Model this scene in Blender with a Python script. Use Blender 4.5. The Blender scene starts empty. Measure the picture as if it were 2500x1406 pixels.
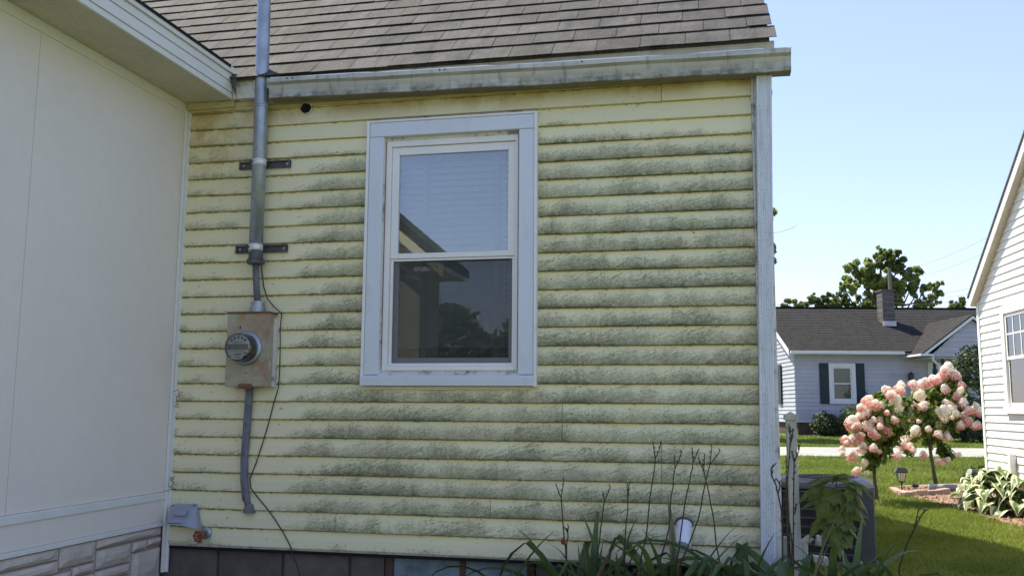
import bpy, math, random
import numpy as np
from mathutils import Vector, Matrix
R = random.Random(7)
S = bpy.context.scene
C = S.collection

# ------------------------------------------------------------------ camera, sky, sun, exposure
CAM = np.array([3.08461, -4.92698, 0.78750])
CR = np.array([0.97706955, 0.21280640, 0.00696672])
CU = np.array([0.02038763, -0.12607610, 0.99181105])
CF = np.array([-0.21194207, 0.96892634, 0.12752374])
FPX = 2260.87
cd = bpy.data.cameras.new('camera'); cam = bpy.data.objects.new('camera', cd); C.objects.link(cam)
cam.matrix_world = Matrix(((CR[0], CU[0], -CF[0], CAM[0]), (CR[1], CU[1], -CF[1], CAM[1]), (CR[2], CU[2], -CF[2], CAM[2]), (0, 0, 0, 1)))
cd.sensor_width = 36; cd.lens = FPX / 2500 * 36; cd.clip_end = 2000; cd.clip_start = .05
S.camera = cam
SUN = Vector((-.49, .35, 1.0)).normalized()
w = bpy.data.worlds.new('World'); S.world = w; w.use_nodes = True
wn = w.node_tree; bg = wn.nodes['Background']
sk = wn.nodes.new('ShaderNodeTexSky'); sk.sky_type = 'NISHITA'; sk.sun_disc = False
sk.sun_elevation = math.asin(SUN.z); sk.sun_rotation = math.atan2(SUN.x, SUN.y)
sk.altitude = 200; sk.air_density = 1.0; sk.dust_density = .35; sk.ozone_density = 4.5
tint = wn.nodes.new('ShaderNodeMix'); tint.data_type = 'RGBA'; tint.blend_type = 'MULTIPLY'; tint.inputs[0].default_value = 1; tint.inputs[7].default_value = (1.27, 1.185, 1.56, 1)
gm = wn.nodes.new('ShaderNodeGamma'); gm.inputs[1].default_value = .7
wn.links.new(sk.outputs[0], gm.inputs[0]); wn.links.new(gm.outputs[0], tint.inputs[6]); wn.links.new(tint.outputs[2], bg.inputs[0]); bg.inputs[1].default_value = .145
ld = bpy.data.lights.new('sun', 'SUN'); ld.energy = 4.8; ld.angle = math.radians(.53); ld.color = (1, .955, .87)
lo = bpy.data.objects.new('sun', ld); C.objects.link(lo); lo.rotation_euler = SUN.to_track_quat('Z', 'Y').to_euler(); lo.location = (-20, 15, 40)
S.view_settings.view_transform = 'Standard'; S.view_settings.look = 'None'
S.view_settings.exposure = 1.15; S.view_settings.use_white_balance = True; S.view_settings.white_balance_temperature = 7300; S.view_settings.white_balance_tint = 0; S.view_settings.gamma = 1; S.view_settings.use_curve_mapping = False
S.render.engine = 'CYCLES'
S.cycles.max_bounces = 8; S.cycles.transparent_max_bounces = 12

# ------------------------------------------------------------------ measuring helpers (photo pixel -> point on a known real plane)
FH = np.array([-.21368671, .97690224, 0]); RH = np.array([.97690224, .21368671, 0])
def ray(px, py): return (px - 1250) / FPX * CR - (py - 703) / FPX * CU + CF
def on_y(px, py, y): d = ray(px, py); return CAM + d * (y - CAM[1]) / d[1]
def on_x(px, py, x): d = ray(px, py); return CAM + d * (x - CAM[0]) / d[0]
def at_d(px, py, dist): d = ray(px, py); return CAM + d * dist / (d @ FH)
GB = -.55
def dist_of(x, y): return (np.asarray(x) - CAM[0]) * FH[0] + (np.asarray(y) - CAM[1]) * FH[1]
def gz(x, y):
    d = dist_of(x, y)
    return GB + np.clip(d - 11, 0, 21) * .0219
def on_g(px, py, lift=0.):
    d = ray(px, py); lo_, hi = 1., 120.
    for _ in range(50):
        m = (lo_ + hi) / 2; p = CAM + d * m
        if p[2] > gz(p[0], p[1]) + lift: lo_ = m
        else: hi = m
    return CAM + d * lo_

# ------------------------------------------------------------------ mesh builder
class MB:
    def __init__(s): s.v = []; s.f = []; s.a = None
    def add(s, vs, fs):
        n = len(s.v); s.v += [tuple(map(float, p)) for p in vs]; s.f += [tuple(i + n for i in q) for q in fs]; return s
    def box(s, x0, y0, z0, x1, y1, z1):
        return s.add([(x0,y0,z0),(x1,y0,z0),(x1,y1,z0),(x0,y1,z0),(x0,y0,z1),(x1,y0,z1),(x1,y1,z1),(x0,y1,z1)],
                     [(0,3,2,1),(4,5,6,7),(0,1,5,4),(1,2,6,5),(2,3,7,6),(3,0,4,7)])
    def obox(s, o, ax, ay, az):           # box from corner o with three edge vectors
        o, ax, ay, az = map(np.array, (o, ax, ay, az))
        p = [o, o+ax, o+ax+ay, o+ay]; p += [q+az for q in p]
        return s.add(p, [(0,3,2,1),(4,5,6,7),(0,1,5,4),(1,2,6,5),(2,3,7,6),(3,0,4,7)])
    def loft(s, rings, cap=True, close=True):
        n = len(rings[0]); vs = [p for r in rings for p in r]; fs = []
        for i in range(len(rings)-1):
            for j in range(n if close else n-1):
                k = (j+1) % n
                fs.append((i*n+j, i*n+k, (i+1)*n+k, (i+1)*n+j))
        if cap: fs += [tuple(range(n))[::-1], tuple((len(rings)-1)*n+j for j in range(n))]
        return s.add(vs, fs)
    def prism(s, poly, vec):              # 3D polygon swept along vec
        vec = np.array(vec); return s.loft([[np.array(p) for p in poly], [np.array(p)+vec for p in poly]])
    def tube(s, pts, r, n=8, cap=True):
        pts = [np.array(p, float) for p in pts]; rr = r if hasattr(r, '__len__') else [r]*len(pts); rings = []
        t0 = pts[1]-pts[0]; up = np.array([0,0,1.]) if abs(t0[2]) < .9*np.linalg.norm(t0) else np.array([1.,0,0])
        for i, p in enumerate(pts):
            t = pts[min(i+1, len(pts)-1)] - pts[max(i-1, 0)]; t = t/np.linalg.norm(t)
            a = np.cross(t, up); a /= np.linalg.norm(a); b = np.cross(a, t)   # outward
            rings.append([p + rr[i]*(math.cos(2*math.pi*j/n)*a + math.sin(2*math.pi*j/n)*b) for j in range(n)])
        return s.loft(rings, cap)
    def lathe(s, prof, n=24, o=(0,0,0), axis='z'):
        rings = []
        for r, h in prof:
            ring = []
            for j in range(n):
                c, q = math.cos(2*math.pi*j/n)*r, math.sin(2*math.pi*j/n)*r
                ring.append((o[0]+c, o[1]+q, o[2]+h) if axis == 'z' else (o[0]+c, o[1]-h, o[2]+q))
            rings.append(ring)
        return s.loft(rings)
def wm(o):
    m = o.matrix_basis
    return wm(o.parent) @ o.matrix_parent_inverse @ m if o.parent else m
def obj(name, mb, m, parent=None, smooth=False, bevel=0, local=False, kind=None):
    if isinstance(mb, MB):
        me = bpy.data.meshes.new(name); me.from_pydata(mb.v, [], mb.f)
        if mb.a is not None:
            for an, vals in mb.a.items():
                at = me.attributes.new(an, 'FLOAT', 'POINT'); at.data.foreach_set('value', np.array(vals, dtype=np.float32))
        me.update()
        if smooth: me.polygons.foreach_set('use_smooth', [True]*len(me.polygons))
        me.materials.append(m)
    else: me = mb
    o = bpy.data.objects.new(name, me); C.objects.link(o)
    if parent is not None:
        o.parent = parent
        if not local: o.matrix_parent_inverse = wm(parent).inverted()
    if bevel:
        b = o.modifiers.new('bevel', 'BEVEL'); b.width = bevel; b.segments = 2; b.limit_method = 'ANGLE'; b.angle_limit = .7
    if smooth and bevel == 0 and smooth != 'all':
        pass
    if kind: o['kind'] = kind
    return o
def tag(o, label, cat, group=None):
    o['label'] = label; o['category'] = cat
    if group: o['group'] = group
    return o
def thing(name, label, cat, loc=(0,0,0), rz=0, group=None):
    o = bpy.data.objects.new(name, None); C.objects.link(o); o.location = loc; o.rotation_euler = (0,0,rz); o.empty_display_size = .1
    return tag(o, label, cat, group)
def smooth_by_angle(o, deg=40):
    me = o.data; me.polygons.foreach_set('use_smooth', [True]*len(me.polygons))
    me.set_sharp_from_angle(angle=math.radians(deg)); return o

# ------------------------------------------------------------------ material helpers
class NT:
    def __init__(s, name):
        s.m = bpy.data.materials.new(name); s.m.use_nodes = True; s.t = s.m.node_tree; s.b = s.t.nodes['Principled BSDF']; s.tc = None
    def n(s, ty, **kw):
        nd = s.t.nodes.new('ShaderNode'+ty)
        for k, v in kw.items(): setattr(nd, k, v)
        return nd
    def l(s, a, b): s.t.links.new(a, b)
    def val(s, sock, v):
        if isinstance(v, (int, float)): sock.default_value = v
        elif isinstance(v, (tuple, list)): sock.default_value = tuple(v) + ((1,) if len(v) == 3 and len(sock.default_value) == 4 else ())
        else: s.l(v, sock)
    def math(s, op, a, b=0, c=None, clamp=False):
        m = s.n('Math', operation=op, use_clamp=clamp); s.val(m.inputs[0], a); s.val(m.inputs[1], b)
        if c is not None: s.val(m.inputs[2], c)
        return m.outputs[0]
    def map(s, v, a, b, c=0, d=1, smooth=True):
        m = s.n('MapRange', interpolation_type='SMOOTHSTEP' if smooth else 'LINEAR')
        for i, x in enumerate((v, a, b, c, d)): s.val(m.inputs[i], x)
        return m.outputs[0]
    def mix(s, f, a, b):
        m = s.n('Mix', data_type='RGBA'); s.val(m.inputs[0], f); s.val(m.inputs[6], a); s.val(m.inputs[7], b); return m.outputs[2]
    def co(s):
        if s.tc is None: s.tc = s.n('TexCoord')
        return s.tc.outputs['Object']
    def sep(s):
        if not hasattr(s, '_sep'): q = s.n('SeparateXYZ'); s.l(s.co(), q.inputs[0]); s._sep = q.outputs
        return s._sep
    def vec(s, x, y, z):
        c = s.n('CombineXYZ'); s.val(c.inputs[0], x); s.val(c.inputs[1], y); s.val(c.inputs[2], z); return c.outputs[0]
    def noise(s, scale, detail=5, rough=.55, v=None, stretch=None, dist=0):
        t = s.n('TexNoise'); t.inputs['Scale'].default_value = scale; t.inputs['Detail'].default_value = detail; t.inputs['Roughness'].default_value = rough; t.inputs['Distortion'].default_value = dist
        src = v or s.co()
        if stretch:
            mp = s.n('Mapping'); mp.inputs['Scale'].default_value = stretch; s.l(src, mp.inputs[0]); src = mp.outputs[0]
        s.l(src, t.inputs['Vector']); return t.outputs[0]
    def rnd(s): return s.n('ObjectInfo').outputs['Random']
    def bump(s, h, strength=.3, dist=.01):
        b = s.n('Bump'); b.inputs['Strength'].default_value = strength; b.inputs['Distance'].default_value = dist; s.l(h, b.inputs['Height']); s.l(b.outputs[0], s.b.inputs['Normal'])
    def done(s, col, rough=.6, spec=.3, metal=0):
        s.val(s.b.inputs['Base Color'], col); s.val(s.b.inputs['Roughness'], rough); s.b.inputs['Specular IOR Level'].default_value = spec; s.b.inputs['Metallic'].default_value = metal
        return s.m
def sc(c, k): return tuple(x*k for x in c)
def basic(name, col, rough=.6, amt=.12, scale=8, bump=0, bscale=60, spec=.3, metal=0, stain=None, sscale=4, sth=(.5,.75), smax=.7, stretch=None, rnd=0, fine=.06):
    k = NT(name); f = k.noise(scale, 6, .6, stretch=stretch)
    f = k.map(f, .3, .7)
    c = k.mix(f, sc(col, 1-amt), sc(col, 1+amt))
    g = k.noise(scale*14, 3); g = k.map(g, .3, .7, 1-fine, 1+fine)
    h = k.n('HueSaturation'); k.l(c, h.inputs['Color']); k.l(g, h.inputs['Value']); c = h.outputs[0]
    if rnd:
        h = k.n('HueSaturation'); k.l(c, h.inputs['Color']); k.l(k.map(k.rnd(), 0, 1, 1-rnd, 1+rnd, False), h.inputs['Value']); c = h.outputs[0]
    if stain:
        n2 = k.noise(sscale, 8, .65, stretch=stretch)
        c = k.mix(k.map(n2, sth[0], sth[1], 0, smax), c, stain)
    if bump: k.bump(k.noise(bscale, 5), bump, .004)
    return k.done(c, rough, spec, metal)
E_ = .1016
def siding_material():
    k = NT('yellow_vinyl'); x, y, z = k.sep()
    row = k.math('FLOOR', k.math('DIVIDE', k.math('ADD', z, .001), E_)); v = k.math('FRACT', k.math('DIVIDE', k.math('ADD', z, .001), E_))
    base = k.mix(k.map(v, .66, 1.0), (.78, .715, .47), (.83, .71, .31))
    base = k.mix(k.map(k.noise(3, 4), .35, .7, 0, .45), base, (.75, .705, .50))
    reg_v = k.vec(k.math('MULTIPLY', x, 1.6), k.math('MULTIPLY', row, 3.7), 0)
    rn = k.noise(1.0, 3, .5, v=reg_v)
    # where mildew grows: right of the meter, below the sheltered top rows
    rx = k.map(k.math('ADD', x, k.math('MULTIPLY', rn, .5)), .78, 1.22)
    rz = k.map(k.math('ADD', z, k.math('MULTIPLY', rn, .35)), 2.62, 2.30)
    rb = k.map(z, .02, .22, .35, 1)
    left = k.math('MULTIPLY', k.map(k.math('SUBTRACT', x, k.math('MULTIPLY', rn, .8)), .35, -.3, 0, .5), 1)
    reg = k.math('MULTIPLY', k.math('MULTIPLY', rx, rz), rb)
    reg = k.math('MAXIMUM', reg, left)
    wob = k.noise(2.2, 4)
    gv = k.vec(k.math('MULTIPLY', x, 11), 0, k.math('SUBTRACT', k.math('MULTIPLY', z, 120), k.math('ADD', k.math('MULTIPLY', x, 40), k.math('MULTIPLY', wob, 26))))
    gvr = k.math('MULTIPLY', row, 11.3)
    gv2 = k.n('VectorMath', operation='ADD'); k.l(gv, gv2.inputs[0]); k.l(k.vec(gvr, gvr, gvr), gv2.inputs[1])
    grain = k.noise(1.0, 7, .7, v=gv2.outputs[0], dist=1.1)
    pt = k.noise(70, 6, .75, dist=.8); big = k.noise(6, 5, .6, stretch=(1, 1, 2))
    sw = k.noise(46, 6, .75, stretch=(1, 1, 1.35), dist=2.6)
    hv = k.vec(k.math('MULTIPLY', x, 5.5), k.math('MULTIPLY', row, 5.3), 0); iv = k.vec(k.math('MULTIPLY', x, 2.3), k.math('MULTIPLY', row, 3.1), 9)
    hb = k.map(k.noise(1, 6, .6, v=hv), .30, .70, .36, 1.0, False); iv_n = k.noise(1, 3, .5, v=iv); inten = k.map(iv_n, .34, .62, .68, 1)
    c0 = lambda q, a: k.math('MULTIPLY', k.math('SUBTRACT', q, .5), a)
    ed = k.math('ADD', k.math('SUBTRACT', hb, v), k.math('ADD', k.math('ADD', c0(sw, 1.5), c0(pt, .8)), c0(grain, 1.0)))
    ed = k.math('SUBTRACT', ed, k.math('MULTIPLY', k.math('SUBTRACT', 1, reg), .95))
    veil = k.math('MULTIPLY', k.map(ed, -.16, .34, 0, .68), inten)
    dk = k.math('ADD', ed, k.math('ADD', c0(sw, 1.3), c0(pt, 1.2)))
    dark = k.math('MULTIPLY', k.map(dk, .26, .80, 0, .70), inten)
    stq = k.math('MULTIPLY', k.map(k.math('ADD', grain, c0(pt, .35)), .50, .60), k.map(ed, -.18, .22, 0, .62))
    rs = k.map(k.noise(1, 2, .5, v=k.vec(k.math('MULTIPLY', x, .9), k.math('MULTIPLY', row, 7.7), 4)), .38, .62)
    up = k.map(z, 1.3, 2.2, 1, .45)
    stq = k.math('MULTIPLY', k.math('MULTIPLY', stq, k.map(rs, 0, 1, .30, 1.0)), up)
    dots = k.math('MULTIPLY', k.map(k.math('ADD', k.noise(60, 3, .6, dist=1.2), c0(big, .25)), .56, .66), k.map(ed, -.10, .25, 0, .66))
    stq = k.math('MAXIMUM', stq, k.math('MULTIPLY', dots, k.map(rs, 0, 1, 1.0, .45)))
    dark = k.math('MAXIMUM', dark, k.math('MULTIPLY', stq, inten))
    pale = k.math('MULTIPLY', k.map(k.math('ADD', grain, c0(pt, .3)), .44, .36), k.map(ed, -.1, .3, 0, .55))
    c = k.mix(veil, base, (.28, .28, .155)); c = k.mix(pale, c, (.58, .54, .39))
    c = k.mix(dark, c, (.09, .093, .045))
    cl = k.math('MULTIPLY', k.map(k.math('ADD', v, c0(sw, .34)), .26, .04), k.map(k.math('ADD', k.noise(17, 6, .7, stretch=(1, 1, 2.2), dist=1.0), c0(iv_n, .5)), .50, .60, 0, .62))
    c = k.mix(k.math('MULTIPLY', cl, k.map(reg, .3, .9)), c, (.055, .06, .03))
    # rust coloured bounce light painted under the eave and in the inner corner
    st = k.math('MULTIPLY', k.map(z, 2.40, 2.56), k.map(k.noise(5, 6, .65, stretch=(1, 1, .7)), .35, .62, .1, .8))
    st2 = k.math('MULTIPLY', k.math('MULTIPLY', k.map(x, .55, .1), k.map(z, 1.9, 2.5)), k.map(k.noise(7, 6, .7), .38, .66, 0, .75))
    c = k.mix(k.math('MAXIMUM', st, st2), c, (.47, .31, .10))
    # grime under each lap with hanging threads, plus an even painted lap shadow
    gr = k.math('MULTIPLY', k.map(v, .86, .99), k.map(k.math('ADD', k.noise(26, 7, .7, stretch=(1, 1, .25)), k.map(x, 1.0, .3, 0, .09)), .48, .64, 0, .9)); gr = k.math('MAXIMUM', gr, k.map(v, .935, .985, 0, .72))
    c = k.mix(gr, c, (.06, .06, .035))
    sp = k.math('MULTIPLY', k.map(k.noise(55, 2, .5), .70, .76), .7); c = k.mix(sp, c, (.08, .075, .05))
    h = k.n('HueSaturation'); k.l(c, h.inputs['Color']); k.l(k.map(k.rnd(), 0, 1, .96, 1.04, False), h.inputs['Value'])
    k.bump(grain, .25, .002)
    return k.done(h.outputs[0], .55, .3)
def shingle_material(name, a, b, rnd=.16):
    k = NT(name)
    g = k.map(k.noise(190, 4, .7, dist=.5), .36, .66); c = k.mix(g, a, b)
    c = k.mix(k.map(k.noise(3.2, 6, .65), .42, .66, 0, .5), c, sc(a, .75))
    c = k.mix(k.map(k.noise(9, 5, .6), .5, .72, 0, .3), c, sc(b, 1.2)); c = k.mix(k.map(k.noise(5, 6, .65, stretch=(2.2, .5, .5)), .46, .68, 0, .65), c, sc(a, .75))
    h = k.n('HueSaturation'); k.l(c, h.inputs['Color']); k.l(k.map(k.rnd(), 0, 1, 1-rnd, 1+rnd, False), h.inputs['Value'])
    k.bump(k.noise(260, 4, .7), .6, .006)
    return k.done(h.outputs[0], .9, .15)
def leaf_material(name, a, b, rough=.5, trans=.25, scale=3):
    k = NT(name); c = k.mix(k.map(k.noise(scale, 3), .3, .7), a, b)
    h = k.n('HueSaturation'); k.l(c, h.inputs['Color']); k.l(k.map(k.rnd(), 0, 1, .85, 1.15, False), h.inputs['Value'])
    k.done(h.outputs[0], rough, .35)
    tr = k.n('BsdfTranslucent'); hh = k.n('HueSaturation'); k.l(h.outputs[0], hh.inputs['Color']); hh.inputs['Value'].default_value = 1.5; k.l(hh.outputs[0], tr.inputs[0])
    ms = k.n('MixShader'); ms.inputs[0].default_value = trans; k.l(k.b.outputs[0], ms.inputs[1]); k.l(tr.outputs[0], ms.inputs[2])
    k.l(ms.outputs[0], k.t.nodes['Material Output'].inputs[0]); return k.m
def grass_material():
    k = NT('grass_blade'); c = k.mix(k.map(k.noise(.9, 4), .3, .7), (.13, .19, .024), (.25, .295, .055))
    c = k.mix(k.map(k.noise(38, 2), .55, .68, 0, .5), c, (.30, .27, .11)); c = k.mix(k.map(k.noise(23, 2), .55, .66, 0, .7), c, (.05, .09, .018))
    k.done(c, .6, .35); tr = k.n('BsdfTranslucent'); k.l(c, tr.inputs[0]); ms = k.n('MixShader'); ms.inputs[0].default_value = .4
    k.l(k.b.outputs[0], ms.inputs[1]); k.l(tr.outputs[0], ms.inputs[2]); k.l(ms.outputs[0], k.t.nodes['Material Output'].inputs[0]); return k.m
def glass_material(name, ior=1.75, tint=(.9, .93, .92)):
    k = NT(name); fr = k.n('Fresnel'); fr.inputs[0].default_value = ior
    tr = k.n('BsdfTransparent'); tr.inputs[0].default_value = tint + (1,)
    gl = k.n('BsdfGlossy'); gl.inputs['Roughness'].default_value = .004; gl.inputs[0].default_value = (1, 1, 1, 1)
    ms = k.n('MixShader'); k.l(fr.outputs[0], ms.inputs[0]); k.l(tr.outputs[0], ms.inputs[1]); k.l(gl.outputs[0], ms.inputs[2])
    k.l(ms.outputs[0], k.t.nodes['Material Output'].inputs[0]); return k.m
def screen_material():
    k = NT('bug_screen'); tr = k.n('BsdfTransparent'); tr.inputs[0].default_value = (1, 1, 1, 1)
    k.done((.05, .055, .06), .7, .2); ms = k.n('MixShader'); ms.inputs[0].default_value = .34
    k.l(tr.outputs[0], ms.inputs[1]); k.l(k.b.outputs[0], ms.inputs[2]); k.l(ms.outputs[0], k.t.nodes['Material Output'].inputs[0]); return k.m
def gutter_material():
    k = NT('stained_shaded_gutter_white'); x, y, z = k.sep()
    c = k.mix(k.map(k.noise(2.5, 5), .35, .7), (.56, .54, .50), (.44, .43, .40))
    st = k.noise(7, 7, .65, stretch=(2.5, 1, .6)); c = k.mix(k.map(st, .50, .72, 0, .75), c, (.16, .17, .13))
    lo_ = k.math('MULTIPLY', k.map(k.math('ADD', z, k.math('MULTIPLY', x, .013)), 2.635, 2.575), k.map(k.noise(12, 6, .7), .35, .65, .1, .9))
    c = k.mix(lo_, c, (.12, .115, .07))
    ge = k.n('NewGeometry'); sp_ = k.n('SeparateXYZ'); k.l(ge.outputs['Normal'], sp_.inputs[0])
    c = k.mix(k.map(sp_.outputs[2], -.5, -.9, 0, .85), c, (.13, .105, .07)); c = k.mix(k.map(z, 2.700, 2.705, 0, .0), c, (.6, .6, .6)); return k.done(c, .45, .4)  # shade under the gutter painted in: downward faces turn dark brown
def downspout_material():
    k = NT('mottled_downspout'); st = k.noise(14, 7, .7, stretch=(3, 1, .35))
    c = k.mix(k.map(st, .40, .66, 0, .55), (.66, .68, .72), (.42, .44, .46)); c = k.mix(k.map(k.noise(90, 3), .58, .72, 0, .6), c, (.24, .26, .27)); return k.done(c, .5, .35)
M = dict(
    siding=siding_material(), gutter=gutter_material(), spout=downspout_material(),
    shingle=shingle_material('asphalt_shingle', (.045, .042, .043), (.140, .129, .130)),
    nshingle=shingle_material('grey_asphalt', (.12, .115, .12), (.22, .21, .215), .05),
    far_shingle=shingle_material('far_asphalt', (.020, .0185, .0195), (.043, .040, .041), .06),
    glass=glass_material('window_glass', 2.2), farglass=glass_material('far_window_glass', 1.35), screen=screen_material(),
    white=basic('white_vinyl', (.80, .77, .76), .4, .03, 5, fine=.015, spec=.45, stain=(.30, .29, .22), sscale=9, sth=(.60, .78), smax=.45),
    casing=basic('white_wrap', (.645, .67, .735), .38, .02, 3, fine=.012, spec=.45, stain=(.45, .47, .48), sscale=5, sth=(.55, .8), smax=.5, stretch=(2, 1, .5)),
    dirty_white=basic('grimy_white', (.68, .64, .58), .5, .08, 6, stain=(.14, .12, .08), sscale=11, sth=(.50, .68), smax=.8),
    frieze=basic('yellowed_trim', (.58, .50, .27), .55, .12, 5, stain=(.30, .19, .07), sscale=8, sth=(.45, .7), smax=.7, stretch=(.5, 1, 2)),
    drip=basic('weathered_primer', (.55, .50, .40), .7, .12, 9, stain=(.25, .22, .17), sscale=14),
    panel=basic('white_panel', (.80, .735, .66), .65, .012, 1.2, bump=.12, bscale=240, stain=(.70, .64, .57), sscale=1.4, sth=(.5, .8), smax=.10, fine=.015),
    soffit=basic('wing_soffit', (.58, .53, .44), .7, .06, 3, stain=(.38, .35, .28), sscale=3.5, sth=(.5, .8), smax=.5),
    wtrim=basic('white_wing_trim', (.76, .745, .71), .5, .03, 4, fine=.02, stain=(.35, .34, .3), sscale=10, sth=(.62, .8), smax=.6),
    block=basic('concrete_block', (.13, .112, .098), .95, .2, 7, bump=.5, bscale=120, stain=(.08, .07, .06), sscale=5, smax=.6, rnd=.08),
    stone=basic('pinkish_faced_stone', (.57, .50, .43), .85, .07, 6, bump=.5, bscale=45, stain=(.38, .33, .28), sscale=9, smax=.45, rnd=.05),
    mortar=basic('rosy_mortar', (.33, .25, .215), .95, .12, 20, bump=.4),
    galv=basic('galvanised_steel', (.36, .39, .44), .42, .22, 9, spec=.5, metal=.55, stain=(.20, .21, .22), sscale=16, smax=.6, stretch=(1, 1, .5)),
    dkmetal=basic('dark_painted_steel', (.10, .10, .105), .5, .2, 15, metal=.3, stain=(.22, .22, .22), sscale=20, smax=.4),
    box=basic('meter_can_paint', (.40, .365, .275), .55, .1, 5, stain=(.34, .18, .09), sscale=5.5, sth=(.44, .66), smax=.8, spec=.35),
    rust=basic('rusty_edge', (.17, .075, .05), .8, .25, 25, stain=(.30, .17, .10), sscale=18),
    dial=basic('meter_dial_plate', (.62, .63, .62), .4, .04, 20),
    ink=basic('black_print', (.02, .02, .02), .6, .05),
    cable=basic('grey_cable', (.15, .155, .18), .6, .18, 12, stain=(.05, .05, .05), sscale=25, smax=.7),
    wire=basic('black_wire', (.035, .033, .032), .6, .1),
    black=basic('black_void', (.012, .011, .012), .9, .1),
    hood=basic('vent_hood_plastic', (.33, .345, .40), .45, .08, 9, stain=(.12, .12, .11), sscale=14, smax=.6),
    red=basic('red_tap_handle', (.28, .05, .035), .55, .25, 30, stain=(.16, .12, .09), sscale=40, smax=.7),
    brass=basic('dull_brass', (.22, .16, .09), .5, .2, 30, metal=.5),
    apron=basic('pale_yellow_trim', (.66, .61, .42), .55, .08, 6, stain=(.25, .24, .15), sscale=12, sth=(.55, .75), smax=.15),
    pvc=basic('white_pvc', (.76, .78, .84), .35, .04, 6, spec=.5, stain=(.45, .45, .42), sscale=12, sth=(.6, .8), smax=.5),
    oldpvc=basic('weathered_pvc', (.40, .39, .35), .5, .12, 9, stain=(.2, .2, .16), sscale=14),
    blind=basic('blind_slat', (.70, .70, .68), .5, .03, 5), tape=basic('blind_tape', (.55, .55, .54), .8, .05),
    room=basic('dim_room', (.30, .28, .26), .9, .1), bluepane=basic('blue_painted_pane', (.19, .25, .29), .55, .2, 6, stain=(.07, .08, .08), sscale=10, smax=.7),
    redframe=basic('oxide_frame', (.10, .055, .045), .8, .2, 14),
    wood=basic('weathered_post', (.50, .475, .42), .8, .16, 9, bump=.4, bscale=30, stretch=(3, 3, .4), stain=(.32, .29, .21), sscale=7, smax=.6),
    acmetal=basic('ac_dark_grey', (.072, .07, .074), .5, .12, 6, spec=.4), actop=basic('ac_top_paint', (.11, .107, .112), .4, .12, 6, spec=.45), acfin=basic('ac_coil', (.022, .02, .022), .6, .2, 40),
    nsiding=basic('bright_white_siding', (.86, .85, .84), .5, .02, 3, fine=.02), nsoffit=basic('buff_trim', (.60, .50, .43), .7, .08, 6), nfound=basic('buff_foundation', (.42, .32, .26), .9, .1, 9, bump=.3),
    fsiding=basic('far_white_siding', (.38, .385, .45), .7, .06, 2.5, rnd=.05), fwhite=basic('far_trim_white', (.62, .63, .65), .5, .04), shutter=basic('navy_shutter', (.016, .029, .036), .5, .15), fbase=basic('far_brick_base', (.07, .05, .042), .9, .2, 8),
    curtain=basic('sheer_curtain', (.42, .44, .40), .9, .2, 20, stretch=(6, 6, .3)), shade=basic('roller_shade', (.13, .13, .115), .8, .06),
    chim=basic('chimney_block', (.10, .09, .09), .9, .2, 5, rnd=.15), flash=basic('lead_flashing', (.50, .52, .53), .5, .15),
    lantern=basic('black_lantern', (.018, .018, .02), .4, .1, spec=.5), lglass=basic('lantern_lens', (.62, .62, .56), .3, .08, spec=.6),
    brick=basic('pink_edging_brick', (.36, .25, .21), .9, .16, 12, bump=.4, rnd=.12), drainpipe=basic('grey_corrugated_plastic', (.25, .26, .29), .6, .12, 9),
    tan=basic('tan_resin', (.45, .40, .28), .7, .1), silver=basic('silver_plastic', (.7, .7, .7), .3, .05, metal=.3),
    mulch=basic('red_mulch', (.255, .165, .12), .95, .3, 26, bump=.9, bscale=80, stain=(.14, .08, .05), sscale=30), soil=basic('bed_soil', (.05, .04, .03), .95, .3, 20, bump=.8),
    road=basic('pale_concrete_road', (.28, .275, .26), .9, .08, 1.5, bump=.2), lawn=basic('lawn_earth', (.10, .115, .032), .95, .3, 5, bump=.6, bscale=40),
    hill=basic('dark_soil_ground', (.06, .08, .03), .95, .2, .4),
    grass=grass_material(),
    daylily=leaf_material('daylily_leaf', (.055, .10, .03), (.125, .17, .05), .4, .3, 5), dead=basic('dead_leaf_tan', (.20, .155, .08), .8, .2), stalk=basic('dry_flower_stalk', (.055, .05, .028), .7, .25, 14),
    maple=leaf_material('maple_leaf', (.10, .15, .035), (.18, .20, .06), .55, .4, 8), twig=basic('twig_bark', (.06, .045, .032), .8, .2, 20),
    hydleaf=leaf_material('hydrangea_leaf', (.065, .115, .025), (.18, .22, .045), .5, .4, 4), treeleaf=leaf_material('tree_leaf', (.095, .135, .035), (.23, .26, .08), .55, .5, .35),
    yew=leaf_material('yew_needles', (.018, .038, .012), (.05, .075, .02), .6, .15, 3), bark=basic('tree_bark', (.085, .07, .055), .9, .25, 9, bump=.6, bscale=30),
    weed=leaf_material('weed_leaf', (.045, .07, .022), (.10, .115, .04), .6, .2, 6), pole=basic('pole_timber', (.15, .14, .135), .85, .12, 3), garage=basic('cream_garage_siding', (.55, .50, .36), .7, .06),
)
def hosta_material():
    k = NT('variegated_hosta'); a = k.n('Attribute', attribute_name='edge').outputs['Fac']
    f = k.map(k.math('ADD', a, k.math('MULTIPLY', k.math('SUBTRACT', k.noise(22, 4), .5), .6)), .38, .56)
    g = k.mix(k.map(k.noise(9, 3), .3, .7), (.07, .125, .035), (.15, .21, .07)); c = k.mix(f, g, (.66, .68, .46))
    k.done(c, .45, .4); tr = k.n('BsdfTranslucent'); k.l(c, tr.inputs[0]); ms = k.n('MixShader'); ms.inputs[0].default_value = .2
    k.l(k.b.outputs[0], ms.inputs[1]); k.l(tr.outputs[0], ms.inputs[2]); k.l(ms.outputs[0], k.t.nodes['Material Output'].inputs[0]); return k.m
M['hosta'] = hosta_material()
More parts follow.
